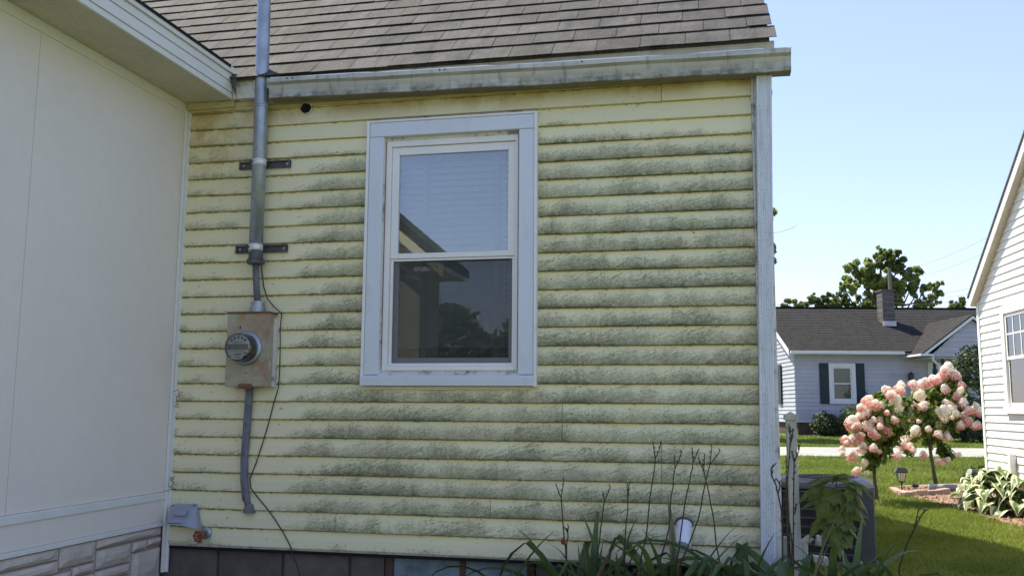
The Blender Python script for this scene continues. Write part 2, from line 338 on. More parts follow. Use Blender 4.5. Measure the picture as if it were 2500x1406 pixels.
def blossom_material(name, lo_c, hi_c):
    k = NT(name); x, y, z = k.sep(); f = k.math('ADD', k.map(z, -.9, .9, 0, 1, False), k.math('MULTIPLY', k.math('SUBTRACT', k.noise(2.6, 4), .5), 1.5))
    c = k.mix(k.map(k.math('ADD', f, k.map(k.rnd(), 0, 1, -.25, .25, False)), .15, .85), lo_c, hi_c); k.done(c, .7, .2)
    tr = k.n('BsdfTranslucent'); k.l(c, tr.inputs[0]); ms = k.n('MixShader'); ms.inputs[0].default_value = .3
    k.l(k.b.outputs[0], ms.inputs[1]); k.l(tr.outputs[0], ms.inputs[2]); k.l(ms.outputs[0], k.t.nodes['Material Output'].inputs[0]); return k.m
M['pink'] = blossom_material('pink_florets', (.78, .38, .36), (.93, .86, .80)); M['cream'] = blossom_material('cream_florets', (.84, .72, .56), (.90, .88, .78))

# ================================================================== SETTING: ground, road, bed
def sheet(name, poly_rows, m, lift):      # rows of (x, y) points -> draped sheet
    mb = MB(); n = len(poly_rows[0])
    vs = [(x, y, float(gz(x, y)) + lift) for r in poly_rows for x, y in r]
    fs = [(i*n+j, i*n+j+1, (i+1)*n+j+1, (i+1)*n+j) for i in range(len(poly_rows)-1) for j in range(n-1)]
    mb.add(vs, fs); return obj(name, mb, m, kind='structure')
def strip(d0, d1, l0, l1, nd, nl):
    return [[tuple((CAM + FH*d + RH*l)[:2]) for l in np.linspace(l0, l1, nl)] for d in np.linspace(d0, d1, nd)]
rows = strip(-60, 11, -120, 120, 2, 2)[:1] + strip(11, 32, -120, 120, 2, 2) + strip(500, 500.1, -400, 400, 2, 2)[:1]
rows[0] = [tuple((CAM - FH*80 + RH*l)[:2]) for l in (-120, 120)]
sheet('ground', rows, M['lawn'], 0)
sheet('road', strip(22.0, 25.4, -40, 60, 8, 30), M['road'], .012)
# mulch bed beside the neighbour's wall
bed = [on_g(*p)[:2] for p in [(2172,1199),(2190,1208),(2260,1222),(2330,1240),(2395,1262),(2470,1283),(2560,1300)]]
bedb = [on_g(*p)[:2] for p in [(2200,1186),(2250,1184),(2300,1182),(2350,1181),(2400,1180),(2455,1190),(2560,1200)]]
sheet('mulch_bed', [[tuple(a+(b-a)*t) for a, b in zip(bed, bedb)] for t in np.linspace(0, 1, 5)], M['mulch'], .012)
mb = MB()
for i in range(2600):                      # loose bark chips
    t = R.random()*(len(bed)-1.01); j = int(t); u = t-j; a = bed[j]*(1-u)+bed[j+1]*u; b = bedb[j]*(1-u)+bedb[j+1]*u
    p = a+(b-a)*(R.random()**1.4*.8-.03); z = float(gz(*p))+.016; an = R.random()*6.28; l = R.uniform(.015, .05); wd = R.uniform(.005, .012)
    ca, sa = math.cos(an), math.sin(an); h = R.uniform(.004, .022)
    mb.add([(p[0]-ca*l/2-sa*wd, p[1]-sa*l/2+ca*wd, z), (p[0]-ca*l/2+sa*wd, p[1]-sa*l/2-ca*wd, z+.003), (p[0]+ca*l/2+sa*wd, p[1]+sa*l/2-ca*wd, z+h), (p[0]+ca*l/2-sa*wd, p[1]+sa*l/2+ca*wd, z+h)], [(0,1,2,3)])
obj('mulch_chips', mb, M['mulch'], kind='stuff')
sheet('planting_soil', [[(-.0, -1.3), (3.6, -1.3), (5.2, -1.1)], [(0, .02), (3.6, .02), (4.9, .8)]], M['soil'], .215)

# ================================================================== THE YELLOW HOUSE
house = thing('yellow_house', 'pale yellow vinyl sided house with mildew stains and brown shingle roof', 'house', (1.7, 4.35, GB))
XR, YB = 3.385, 8.8; WX0, WX1, WZ0, WZ1 = 1.25, 2.06, .955, 2.335
mb = MB()
for b in [(-4.2, WX0-.0, -.02, 2.62), (WX1, XR, -.02, 2.62)]: mb.box(b[0], .005, b[2], b[1], .11, b[3])
mb.box(WX0, .005, -.02, WX1, .11, WZ0); mb.box(WX0, .005, WZ1, WX1, .11, 2.62)
obj('front_wall', mb, M['room'], house)
TH = math.radians(43); RY, RZ0 = -.12, 2.704; RL = 4.47/math.cos(TH)
apex_z = 2.62 + 4.4*math.tan(TH)*.97
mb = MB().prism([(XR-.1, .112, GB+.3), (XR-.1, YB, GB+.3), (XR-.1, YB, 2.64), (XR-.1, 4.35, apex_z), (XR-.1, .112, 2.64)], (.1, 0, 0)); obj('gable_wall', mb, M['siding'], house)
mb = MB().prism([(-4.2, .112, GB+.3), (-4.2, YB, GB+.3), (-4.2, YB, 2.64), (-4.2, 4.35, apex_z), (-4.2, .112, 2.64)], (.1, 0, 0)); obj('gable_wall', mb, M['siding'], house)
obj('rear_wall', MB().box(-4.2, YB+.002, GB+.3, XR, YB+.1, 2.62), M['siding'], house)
obj('room_partition', MB().box(-.6, 2.6, -.0, XR-.102, 2.65, 2.5), M['room'], house)
obj('room_ceiling', MB().box(-.6, .112, 2.5, XR-.102, 2.65, 2.53), M['room'], house)
obj('room_floor', MB().box(-4, .112, -.03, XR-.102, YB-.01, 0), M['room'], house)
# siding boards, one by one, each course split at the window and at its seams
def board(n, x0, x1, proud=0.):
    zb = n*E_; zt = zb + E_ + .006; mb = MB(); k = max(2, int((x1-x0)/.28)+1); rows = []
    if n == 24: zt = 2.552
    for i in range(k):
        x = x0+(x1-x0)*i/(k-1); s_ = .0012*math.sin(x*2.3+n*1.7)+.0009*math.sin(x*6.1+n*2.9); w_ = .0014*math.sin(x*3.7+n)
        rows.append([(x, .004, zb+.004+s_), (x, -.0170-proud+w_, zb+.001+s_), (x, -.0180-proud+w_, zb+.004+s_), (x, -.0135-proud+w_, zb+.055), (x, -.0025-proud*.6, zt), (x, .004, zt)])
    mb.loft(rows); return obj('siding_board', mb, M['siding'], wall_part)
wall_part = obj('siding_backing', MB().box(.002, .0042, -.012, 1.249, .0048, 2.56).box(2.061, .0042, -.012, XR-.06, .0048, 2.56).box(1.249, .0042, -.012, 2.061, .0048, .954).box(1.249, .0042, 2.336, 2.061, .0048, 2.56), M['dirty_white'], house)
SX0, SX1 = .004, 3.302
seams = {24: [2.833], 23: [.519], 22: [.519], 7: [2.288], 6: [2.288], 5: [2.808], 4: [2.808], 14: [.70], 13: [2.62], 18: [2.9], 1: [1.02], 2: [1.9]}
del seams[14], seams[13], seams[18]
for n in range(25):
    spans = [(SX0, SX1)]
    if n*E_ + E_ > .92 and n*E_ < 2.40: spans = [(SX0, 1.165), (2.145, SX1)]
    for s_ in seams.get(n, []):
        spans = [q for a, b in spans for q in ([(a, s_-.0015), (s_+.0015, b)] if a < s_ < b else [(a, b)])]
    for i, (a, b) in enumerate(spans): board(n, a, b, .0022*(i % 2) if n in seams else 0)
# top receiver trim, frieze, corner posts
obj('frieze_trim', MB().prism([(.0, .003, 2.545), (.0, -.020, 2.545), (.0, -.020, 2.560), (0, -.013, 2.566), (.0, -.026, 2.592), (.0, .003, 2.592)], (3.31, 0, 0)), M['frieze'], house, bevel=.002)
obj('frieze_board', MB().box(-.4, -.034, 2.594, 3.40, .003, 2.615), M['dirty_white'], house, bevel=.002)
obj('fascia_board', MB().box(-.4, -.046, 2.617, 3.42, -.03, 2.675), M['dirty_white'], house, bevel=.002)
obj('drip_edge', MB().obox((.45, -.094, 2.640), (2.975, 0, 0), (0, .012, 0), (0, 0, .062)), M['drip'], house, bevel=.002)
obj('inside_corner_post', MB().box(-.03, -.030, -.16, -.013, .0, 2.60).box(-.013, -.012, -.16, .0035, .0, 2.598), M['wtrim'], house, bevel=.002)
mb = MB().box(3.303, -.024, -.03, 3.315, .004, 2.592).box(3.315, -.020, -.03, 3.398, .004, 2.590).box(3.386, .004, -.03, 3.398, .10, 2.59)
obj('corner_post', mb, M['dirty_white'], house, bevel=.003)
# roof: slab, rake edge, individual shingles
CT, ST = math.cos(TH), math.sin(TH)
def rp(x, s, h=0): return np.array([x, RY + s*CT - h*ST, RZ0 + s*ST + h*CT])
roof = obj('roof', MB().obox(rp(-4.4, .012, -.022), (7.80, 0, 0), rp(0, RL, 0)-rp(0, .012, 0), (0, -ST*.018, CT*.018)), M['shingle'], house)
yr = RY+RL*CT; zr = RZ0+RL*ST
obj('rear_roof', MB().prism([(-4.4, yr+.002, zr), (-4.4, yr+.002, zr-.03), (-4.4, YB+.25, zr-.03-(YB+.25-yr)*math.tan(TH)), (-4.4, YB+.25, zr-(YB+.25-yr)*math.tan(TH))], (7.80, 0, 0)), M['shingle'], house)
obj('rake_board', MB().obox(rp(3.385, .05, -.10), (.018, 0, 0), rp(0, RL, 0)-rp(0, .05, 0), (0, -ST*.076, CT*.076)), M['dirty_white'], house)
SE, TW = .169, .236
for k in range(12):
    s0 = k*SE - (.0 if k else .012); yk = RY + s0*CT; xl = .17 - 1.29*yk - .3; x = 3.437 - .012*k + (R.random()-.5)*.012
    first = True
    while x > xl:
        wd = TW*(.55 if (k % 2 and first) else 1.0) + R.uniform(-.006, .006); first = False
        x0 = x - wd; mb = MB(); g = .0016; lift = R.uniform(.0105, .0140); l2 = lift + R.uniform(-.0015, .0015); j = R.uniform(-.003, .003); j2 = R.uniform(-.003, .003)
        a, b, c, d = rp(x0+g, s0+j, lift), rp(x-g, s0+j2, l2), rp(x-g, s0+SE+.02, .003), rp(x0+g, s0+SE+.02, .003)
        m_ = rp((x0+x)/2, s0+(j+j2)/2+R.uniform(-.002, .002), (lift+l2)/2+R.uniform(-.001, .0015)); mt = rp((x0+x)/2, s0+SE+.02, .003)
        dn = np.array([0, ST*.0035, -CT*.0035])
        top = [a, m_, b, c, mt, d]; mb.add(top+[p+dn for p in top], [(0,1,4,5), (1,2,3,4), (6,11,10,7), (7,10,9,8), (0,6,7,1), (1,7,8,2), (2,8,9,3), (5,11,6,0)])
        obj('shingle', mb, M['shingle'], roof); x = x0
# gutter with lip, dented guard, end caps, hangers
gL, gR = on_y(652, 237, -.16), on_y(1931, 168, -.16)
gx0, gx1, gz0, gz1 = gL[0], gR[0], gL[2], gR[2]
GP = [(-.048, .112), (-.048, .0), (-.128, .0), (-.132, .004), (-.134, .020), (-.127, .026), (-.130, .045), (-.143, .075), (-.158, .090), (-.160, .112), (-.148, .112), (-.148, .106), (-.155, .104), (-.153, .093), (-.138, .078), (-.125, .047), (-.122, .006), (-.052, .006), (-.052, .112)]
rings = []
for i in range(25):
    t = i/24; x = gx0+(gx1-gx0)*t; z = gz0+(gz1-gz0)*t - .004*math.sin(math.pi*t) + .0015*math.sin(t*19)
    rings.append([(x, y + .0015*math.sin(t*31+q), z+h) for q, (y, h) in enumerate(GP)])
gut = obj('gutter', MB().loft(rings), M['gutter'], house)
for t, sgn in ((0, -1), (1, 1)):
    x = gx0+(gx1-gx0)*t; z = gz0+(gz1-gz0)*t
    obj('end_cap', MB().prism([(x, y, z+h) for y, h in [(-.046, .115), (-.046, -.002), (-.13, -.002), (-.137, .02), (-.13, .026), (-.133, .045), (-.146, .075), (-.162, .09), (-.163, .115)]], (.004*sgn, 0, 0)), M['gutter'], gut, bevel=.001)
def gtop(x): t = (x-gx0)/(gx1-gx0); return gz0+(gz1-gz0)*t - .004*math.sin(math.pi*t) + .112
mb = MB(); rows = []
for i in range(61):
    x = gx0+.01+(3.36-gx0)*i/60; dent = .006*math.exp(-((x-1.24)/.04)**2)+.007*math.exp(-((x-1.97)/.05)**2)+.008*math.exp(-((x-2.93)/.06)**2)
    z = gtop(x)+.004+.004*abs(math.sin(x*4.3))-dent
    rows.append([(x, -.152, z-.004), (x, -.152, z+.002), (x, -.128, z+.006), (x, -.128, z+.003)])
mb.loft(rows); obj('guard_rail', mb, M['silver'], gut)
mb = MB(); x0g, x1g = 2.70, 3.50      # diamond mesh of the guard, sloping up to the roof edge
def gpt(x, u): return np.array([x, -.128+u*.05, gtop(min(x, gx1))+.006+u*.028])
for i in range(int((x1g-x0g)/.0125)):
    x = x0g+i*.0125
    for sg in (1, -1):
        a, b = gpt(x, 0), gpt(x+sg*.05, 1); t = np.array([.0014, 0, 0]); mb.obox(a-t, 2*t, b-a, (0, -.001, .0016))
obj('guard_mesh', mb, M['silver'], gut, kind='stuff')
for x in (.70, .735, 1.62, 1.65, 2.42): obj('hanger_screw', MB().lathe([(.0001, .0), (.005, .0), (.005, .004), (.0001, .005)], 8, (x, -.161, gtop(x)-.006), 'y'), M['dkmetal'], gut)
# wooden stub left of the gutter with torn flashing
obj('fascia_return', MB().box(.31, -.075, 2.595, .50, -.05, 2.715), M['dirty_white'], house, bevel=.003)
obj('torn_flashing', MB().add([(.30, -.12, 2.728), (.36, -.125, 2.712), (.43, -.12, 2.722), (.50, -.118, 2.716), (.50, -.06, 2.73), (.30, -.06, 2.735), (.355, -.118, 2.64), (.345, -.10, 2.60)], [(0,1,2,3,4,5), (0,1,6,7)]), M['dkmetal'], house)
# downspout: ribbed front, slightly out of plumb
tl, trt, bl, br = on_y(1846, 172, -.085), on_y(1884, 170, -.085), on_y(1858, 1388, -.085), on_y(1894, 1390, -.085)
NR = 31; prof = []
for i in range(NR):
    u = i/(NR-1); inn = .12 < u < .88; prof.append((u, -.085 + (.0035*(.5-.5*math.cos((u-.12)/.76*2*math.pi*5)) if inn else (.004 if u in (0, 1) else 0))))
prof += [(1, -.03), (.96, -.026), (.04, -.026), (0, -.03)]
rings = []
for t in np.linspace(0, 1, 9):
    a = tl*(1-t)+bl*t; b = trt*(1-t)+br*t
    rings.append([(a[0]+(b[0]-a[0])*u, y, a[2]) for u, y in prof])
ds = obj('downspout', MB().loft(rings), M['spout'], house)
for z in (2.42, 1.75, .35):
    t = (tl[2]-z)/(tl[2]-bl[2]); xa = tl[0]*(1-t)+bl[0]*t; xb = trt[0]*(1-t)+br[0]*t
    obj('strap', MB().box(xa-.004, -.075, z, xa-.0005, -.02, z+.022).box(xb+.0005, -.075, z, xb+.004, -.02, z+.022), M['spout'], ds)
# foundation blocks and basement window
found = obj('foundation', MB().box(-.1, .052, GB-.2, 1.30, .10, -.014).box(2.135, .052, GB-.2, XR-.01, .10, -.014).box(1.30, .06, GB-.2, 2.135, .12, -.36).box(XR-.06, .12, GB-.2, XR-.01, YB, GB+.298).box(-4.2, .052, GB-.2, -.12, .10, -.014), M['block'], house)
for r in range(3):
    z1 = -.016 - r*.2; z0 = z1-.19; x = -.1 + (.2 if r % 2 else 0)
    while x < XR-.02:
        xb = min(x+.39, XR-.012)
        for a, b in ([(x, xb)] if (xb < 1.30 or x > 2.135 or r >= 2) else [(x, 1.298), (2.137, xb)]):
            if b-a > .03: obj('concrete_block', MB().box(a+.004, .030, z0, b-.004, .0515, z1), M['block'], found, bevel=.004)
        x += .4
bw = obj('basement_window', MB().box(1.302, .028, -.36, 1.345, .07, -.014).box(2.092, .028, -.36, 2.133, .07, -.014).box(1.722, .034, -.33, 1.752, .066, -.03).box(1.345, .032, -.028, 2.092, .07, -.014).box(1.345, .032, -.36, 2.092, .07, -.33), M['redframe'], house)
for a, b in ((1.346, 1.721), (1.753, 2.091)): obj('pane', MB().box(a, .045, -.33, b, .05, -.03), M['bluepane'], bw)
obj('sill_plate', MB().box(0, -.008, -.028, XR-.09, .05, -.013), M['black'], house)

# window of the yellow house -------------------------------------------------
win = obj('window', MB().box(1.2505, -.034, 2.322, 2.0595, .10, 2.334).box(1.2505, -.034, .956, 2.0595, .10, .968).box(1.2505, -.034, .968, 1.262, .10, 2.322).box(2.048, -.034, .968, 2.0595, .10, 2.322), M['dirty_white'], house)
c0x, c1x, c0z, c1z = 1.160, 2.150, .900, 2.415; cw = .098
def casing_piece(x0, z0, x1, z1, y=-.046): return obj('casing', MB().box(x0, y, z0, x1, -.002, z1), M['casing'], win, bevel=.003)
casing_piece(c0x+.014, .962, c0x+cw, c1z-.097); casing_piece(c1x-cw, .962, c1x-.014, c1z-.097); casing_piece(c0x+.014, c1z-.095, c1x-.014, c1z-.012)
obj('sill', MB().prism([(c0x-.004, .0, .905), (c0x-.004, -.058, .900), (c0x-.004, -.060, .948), (c0x-.004, -.040, .960), (c0x-.004, .0, .962)], (c1x-c0x-.008, 0, 0)), M['casing'], win, bevel=.003)
obj('casing_channel', MB().box(c0x-.004, -.052, .905, c0x+.0125, -.004, c1z).box(c1x-.0125, -.052, .895, c1x+.004, -.004, c1z).box(c0x+.0125, -.052, c1z-.0115, c1x-.0125, -.004, c1z), M['white'], win, bevel=.002)
obj('apron_trim', MB().box(c0x+.005, -.0225, .880, c1x-.035, .0, .8975), M['apron'], win)
fx0, fx1, fz0, fz1 = 1.285, 2.036, .985, 2.300
obj('head_filler', MB().box(1.263, -.010, 2.300, 2.047, .06, 2.321), M['dirty_white'], win); obj('sill_filler', MB().box(1.263, -.008, .969, 2.047, .06, .984), M['dirty_white'], win)
obj('frame', MB().box(1.263, -.012, .985, fx0+.012, .07, 2.2995).box(fx1-.012, -.012, .985, 2.047, .07, 2.2995).box(fx0+.012, -.012, fz1-.034, fx1-.012, .07, 2.2995).box(fx0+.012, -.016, .985, fx1-.012, .07, 1.010), M['white'], win, bevel=.002)
meet = 1.63
def sash(x0, z0, x1, z1, y0, y1, t, tb, tt, m):
    o = obj('sash', MB().box(x0, y0, z0, x0+t, y1, z1).box(x1-t, y0, z0, x1, y1, z1).box(x0+t, y0, z0, x1-t, y1, z0+tb).box(x0+t, y0, z1-tt, x1-t, y1, z1), m, win, bevel=.002); return o
for x_ in (1.2625, 2.0475-.0045): obj('jamb_seam', MB().box(x_-.003, -.0145, .99, x_+.0035, -.0121, 2.297), M['rust'] if x_ < 1.5 else M['dkmetal'], win)
us = sash(fx0+.013, meet-.014, fx1-.013, fz1-.036, .000, .028, .042, .030, .046, M['white'])
obj('glass_pane', MB().box(fx0+.0555, .012, meet+.0165, fx1-.0555, .016, fz1-.0825), M['glass'], us)
ls = sash(fx0+.014, 1.012, fx1-.014, meet+.016, .032, .058, .040, .045, .030, M['white'])
obj('glass_pane', MB().box(fx0+.0545, .043, 1.0575, fx1-.0545, .047, meet-.0145), M['glass'], ls)
sf = obj('screen_frame', MB().box(fx0+.0135, .006, 1.0115, fx0+.030, .020, meet-.016).box(fx1-.030, .006, 1.0115, fx1-.0135, .020, meet-.016).box(fx0+.030, .006, 1.0115, fx1-.030, .020, 1.026).box(fx0+.030, .006, meet-.028, fx1-.030, .020, meet-.016), M['white'], win, bevel=.001)
obj('bug_screen', MB().box(fx0+.0305, .0125, 1.0265, fx1-.0305, .0135, meet-.0285), M['screen'], sf)
bl_ = thing('window_blind', 'white slatted blind with tapes hanging inside the window, lowered almost to the sill', 'blind', (1.66, .13, 2.31))
obj('headrail', MB().box(1.27, .115, 2.28, 2.05, .16, 2.33), M['blind'], bl_)
nz = 30
for i in range(nz):
    z = 2.265 - i*(2.265-1.155)/(nz-1); obj('slat', MB().obox((1.275, .122, z-.021), (.77, 0, 0), (0, .002, .0), (0, .017, .041)), M['blind'], bl_)
obj('bottom_rail', MB().box(1.275, .12, 1.118, 2.045, .145, 1.135), M['blind'], bl_)
for x in (1.45, 1.875): obj('tape', MB().box(x, .117, 1.07 if x < 1.6 else 1.06, x+.028, .1185, 2.28), M['tape'], bl_)
mb = MB()
for i in range(34):
    z = 2.22-i*.034; mb.box(1.946, .112, z-.009, 1.952, .115, z+.009)
obj('cord', mb, M['dkmetal'], bl_)

# ================================================================== WHITE WING
wing = thing('house_wing', 'white panelled wing with overhanging eave and faced stone base, meeting the yellow wall', 'house wing', (-2.5, -1.2, GB))
WY = -2.42
obj('wall_panel', MB().box(-.12, WY, .292, -.032, -1.2665, 2.56), M['panel'], wing); obj('wall_panel', MB().box(-.12, -1.2635, .292, -.032, -.001, 2.56), M['panel'], wing)
obj('wall_core', MB().box(-4.9, WY+.005, GB, -.125, -.06, 2.60), M['panel'], wing)
obj('panel_backing', MB().box(-.123, WY+.005, -.5, -.05, -.002, 2.55), M['mortar'], wing)
obj('top_trim', MB().prism([(-.05, WY, 2.545), (-.022, WY, 2.549), (-.016, WY, 2.600), (-.05, WY, 2.600)], (0, -WY-.001, 0)), M['wtrim'], wing, bevel=.002)
for y0, y1 in ((WY, -1.02), (-1.017, -.13), (-.127, -.001)): obj('belt_trim', MB().box(-.10, y0, .247, -.020, y1, .290), M['wtrim'], wing, bevel=.004)
obj('lower_panel', MB().box(-.12, WY, .128, -.030, -.001, .2465), M['panel'], wing)
for y0, y1 in ((WY, -.31), (-.307, -.001)): obj('lower_trim', MB().box(-.10, y0, .100, -.022, y1, .126), M['wtrim'], wing, bevel=.003)
stones = [(-.30,.10,-.012,.045), (-.885,-.61,-.005,.098), (-1.30,-.888,.042,.098), (-1.30,-.885,-.02,.038), (-1.75,-1.305,-.06,.098), (-2.2,-1.755,.0,.098), (-.607,.0,.050,.098), (-.607,-.305,-.055,.044), (-.302,-.165,-.012,.044), (-.162,-.034,.002,.044),
          (-.302,-.034,-.19,-.016), (-.78,-.61,-.06,-.010), (-.607,-.305,-.118,-.060), (-1.20,-.785,-.12,-.024), (-.78,-.61,-.17,-.066), (-.607,-.305,-.22,-.124), (-.30,-.034,-.30,-.196)]
stones = [s_ for s_ in stones if s_[1] <= 0 and s_[0] < s_[1] and s_[2] < s_[3]]
for y0, y1, z0, z1 in stones:
    mb = MB(); y1 = min(y1, -.034); y0 += .004; y1 -= .004; z0 += .004; z1 -= .004; nn, mm = 7, 4; g = []
    for a in range(nn):
        col = []
        for b in range(mm):
            ed = a in (0, nn-1) or b in (0, mm-1); col.append((-.036 if ed else -.023+R.uniform(-.0025, .0025), y0+(y1-y0)*a/(nn-1)+(0 if a in (0, nn-1) else R.uniform(-.006, .006)), z0+(z1-z0)*b/(mm-1)))
        g.append(col)
    vs = [p for c_ in g for p in c_]; fs = [(a*mm+b, (a+1)*mm+b, (a+1)*mm+b+1, a*mm+b+1) for a in range(nn-1) for b in range(mm-1)]
    n0 = len(vs); vs += [(-.06, y0, z0), (-.06, y1, z0), (-.06, y1, z1), (-.06, y0, z1)]
    bot = [a*mm for a in range(nn)]; tp = [a*mm+mm-1 for a in range(nn)]
    fs += [tuple([n0, n0+1]+bot[::-1]), tuple([n0+3]+tp+[n0+2]), tuple([n0, n0+3]+[b for b in range(mm)][::-1]) , tuple([n0+2, n0+1]+[(nn-1)*mm+b for b in range(mm)])]
    obj('stone', mb.add(vs, fs), M['stone'], wing)
obj('soffit', MB().box(-.05, WY-.15, 2.601, .297, -.048, 2.612), M['soffit'], wing)
obj('soffit_ledge', MB().box(-.012, -.040, 2.560, .30, .004, 2.600), M['frieze'], wing, bevel=.002)
def fz(px, py): return on_x(px, py, .305)[2]
zs = [2.600]+[fz(*p) for p in ((225, 0), (247, 0), (285, 0), (305, 0))]
ZF = [2.598, 2.630, 2.690, 2.735, 2.775]
for i, (a, b, x) in enumerate(((ZF[0], ZF[1], .304), (ZF[1]+.002, ZF[2], .310), (ZF[2]+.002, ZF[3], .316), (ZF[3]+.002, ZF[4], .330))):
    obj('fascia', MB().box(.290, WY-.15, a, x, (-.02 if i == 0 else -.085), b), M['wtrim'], wing, bevel=.002)
obj('roof', MB().prism([(.335, WY-.2, 2.778), (-2.5, WY-.2, 3.55), (-5.3, WY-.2, 2.778), (-5.3, WY-.2, 2.76), (-2.5, WY-.2, 3.53), (.335, WY-.2, 2.760)], (0, -WY+.05, 0)), M['far_shingle'], wing)
obj('gable', MB().prism([(-.13, WY+.006, 2.60), (-4.9, WY+.006, 2.60), (-2.5, WY+.006, 3.45)], (0, .05, 0)), M['panel'], wing)

# ================================================================== ELECTRIC SERVICE
def p_y(px, py, y): return on_y(px, py, y)
meter = thing('electric_meter', 'rust stained grey electric meter box with round glass meter on the yellow wall', 'electric meter', (.49, -.06, .885))
bx0, bx1, bz0, bz1 = .364, .622, .892, 1.310
mbx = obj('meter_box', MB().box(bx0, -.112, bz0, bx1, -.014, bz1), M['box'], meter, bevel=.006)
obj('lid_rim', MB().box(bx0-.004, -.118, bz1-.004, bx1+.004, -.012, bz1+.007), M['rust'], meter, bevel=.002)
obj('cover_flange', MB().box(bx1-.004, -.1165, bz0+.01, bx1+.0035, -.1, bz1-.01), M['box'], meter)
obj('latch', MB().box(.455, -.122, bz0-.012, .535, -.108, bz0+.016), M['rust'], meter, bevel=.002)
obj('cover_slot', MB().box(.485, -.1145, bz0+.075, .50, -.112, bz0+.079), M['rust'], meter)
obj('seal_pin', MB().box(.445, -.117, 1.218, .451, -.112, 1.236), M['dkmetal'], meter)
obj('box_bracket', MB().box(bx1+.0005, -.05, bz0+.0, bx1+.014, -.013, bz1-.02), M['dirty_white'], meter)
obj('screw_slot', MB().box(bx1+.0003, -.09, .99, bx1+.0035, -.083, 1.04), M['dirty_white'], meter)
mo = (.490, -.112, 1.108)
obj('collar', MB().lathe([(.096, 0), (.098, .010), (.090, .016), (.083, .018), (.0001, .0185)], 40, mo, 'y'), M['galv'], meter, smooth=True)
gl = obj('glass_cover', MB().lathe([(.080, .018), (.079, .090), (.077, .104), (.071, .110), (.0001, .112)], 40, mo, 'y'), M['glass'], meter, smooth=True)
smooth_by_angle(gl, 30)
obj('meter_core', MB().lathe([(.070, .02), (.070, .055), (.0001, .0555)], 32, mo, 'y').box(mo[0]-.055, mo[1]-.086, mo[2]-.02, mo[0]+.055, mo[1]-.055, mo[2]+.02), M['dkmetal'], meter)
def halfdisc(up):
    pts = []
    if up: pts = [(mo[0]+.068*math.cos(a), mo[1]-.090, mo[2]+.018+.052*math.sin(a)) for a in np.linspace(0, math.pi, 15)]
    else: pts = [(mo[0]+s_*.066 if abs(s_) == 1 else mo[0]+s_*.066, mo[1]-.090, mo[2]+z) for s_, z in ((-1, -.014), (-.85, -.045), (-.66, -.048), (-.62, -.066), (.45, -.07), (.5, -.048), (.82, -.046), (1, -.014))][::-1]
    return MB().prism(pts, (0, -.003, 0))
obj('dial_plate', halfdisc(True), M['dial'], meter); obj('name_plate', halfdisc(False), M['dial'], meter)
mb = MB()
for i in range(5):
    a = math.radians(35+i*27.5); mb.lathe([(.0085, 0), (.0085, .0006), (.0001, .0007)], 12, (mo[0]+.050*math.cos(a), mo[1]-.0932, mo[2]+.020+.036*math.sin(a)), 'y')
mb.box(mo[0]-.03, mo[1]-.0938, mo[2]+.027, mo[0]+.03, mo[1]-.093, mo[2]+.029).box(mo[0]-.02, mo[1]-.0938, mo[2]-.043, mo[0]+.02, mo[1]-.093, mo[2]-.036).box(mo[0]-.012, mo[1]-.0938, mo[2]-.056, mo[0]+.012, mo[1]-.093, mo[2]-.052).box(mo[0]-.045, mo[1]-.0938, mo[2]-.024, mo[0]+.045, mo[1]-.093, mo[2]-.022).box(mo[0]+.035, mo[1]-.0938, mo[2]-.036, mo[0]+.055, mo[1]-.093, mo[2]-.028)
obj('dial_marks', mb, M['ink'], meter)
obj('hub_fitting', MB().lathe([(.040, 0), (.040, .012), (.044, .012), (.044, .03), (.036, .03), (.036, .05), (.040, .05), (.040, .062), (.024, .066)], 20, (.523, -.062, bz1+.007)), M['galv'], meter)
mast = thing('service_mast', 'galvanised steel electric mast rising past the gutter, clamped to the yellow wall', 'electric mast', (.508, -.08, 1.58))
mx0, mx1 = .507, .490
pipe_pts = [(.508, -.085, 1.66), (.506, -.085, 2.4), (.493, -.085, 3.2), (.482, -.085, 4.6)]
obj('pipe', MB().tube(pipe_pts, .0395, 28), M['galv'], mast, smooth=True)
obj('coupling_ring', MB().lathe([(.0395, 0), (.043, .002), (.043, .012), (.040, .014), (.043, .016), (.043, .026), (.0395, .028)], 28, (.504, -.085, 2.525)), M['galv'], mast)
for z in (2.195, 1.692):
    x0, x1 = .352, .676
    s_ = obj('strut_channel', MB().box(x0, -.034, z-.022, x1, -.016, z-.016).box(x0, -.034, z+.016, x1, -.016, z+.022).box(x0, -.020, z-.016, x1, -.016, z+.016).box(x0, -.038, z-.024, x0+.012, -.0335, z+.024).box(x1-.012, -.038, z-.024, x1, -.0335, z+.024), M['dkmetal'], mast)
    for xx in (.375, .655): obj('bolt', MB().lathe([(.009, 0), (.009, .008), (.0001, .009)], 8, (xx, -.020, z), 'y'), M['galv'], s_)
    obj('strap', MB().lathe([(.0405, -.018), (.0418, -.017), (.0418, .017), (.0405, .018)], 28, (.507, -.085, z)), M['silver'], mast, smooth=True)
    obj('strap_bolt', MB().box(.468, -.135, z-.01, .478, -.113, z+.008), M['dkmetal'], mast)
obj('reducer', MB().lathe([(.030, -.05), (.034, -.05), (.052, -.045), (.054, -.025), (.047, -.02), (.0425, -.015), (.0425, .03), (.040, .032)], 8, (.511, -.085, 1.64)), M['dkmetal'], mast)
obj('lower_conduit', MB().tube([(.511, -.083, 1.60), (.514, -.075, 1.50), (.523, -.064, 1.36)], .019, 16), M['cable'], mast, smooth=True)
cab = thing('service_cable', 'flat grey cable running from under the meter box down to the lower siding', 'cable', (.47, -.03, .2))
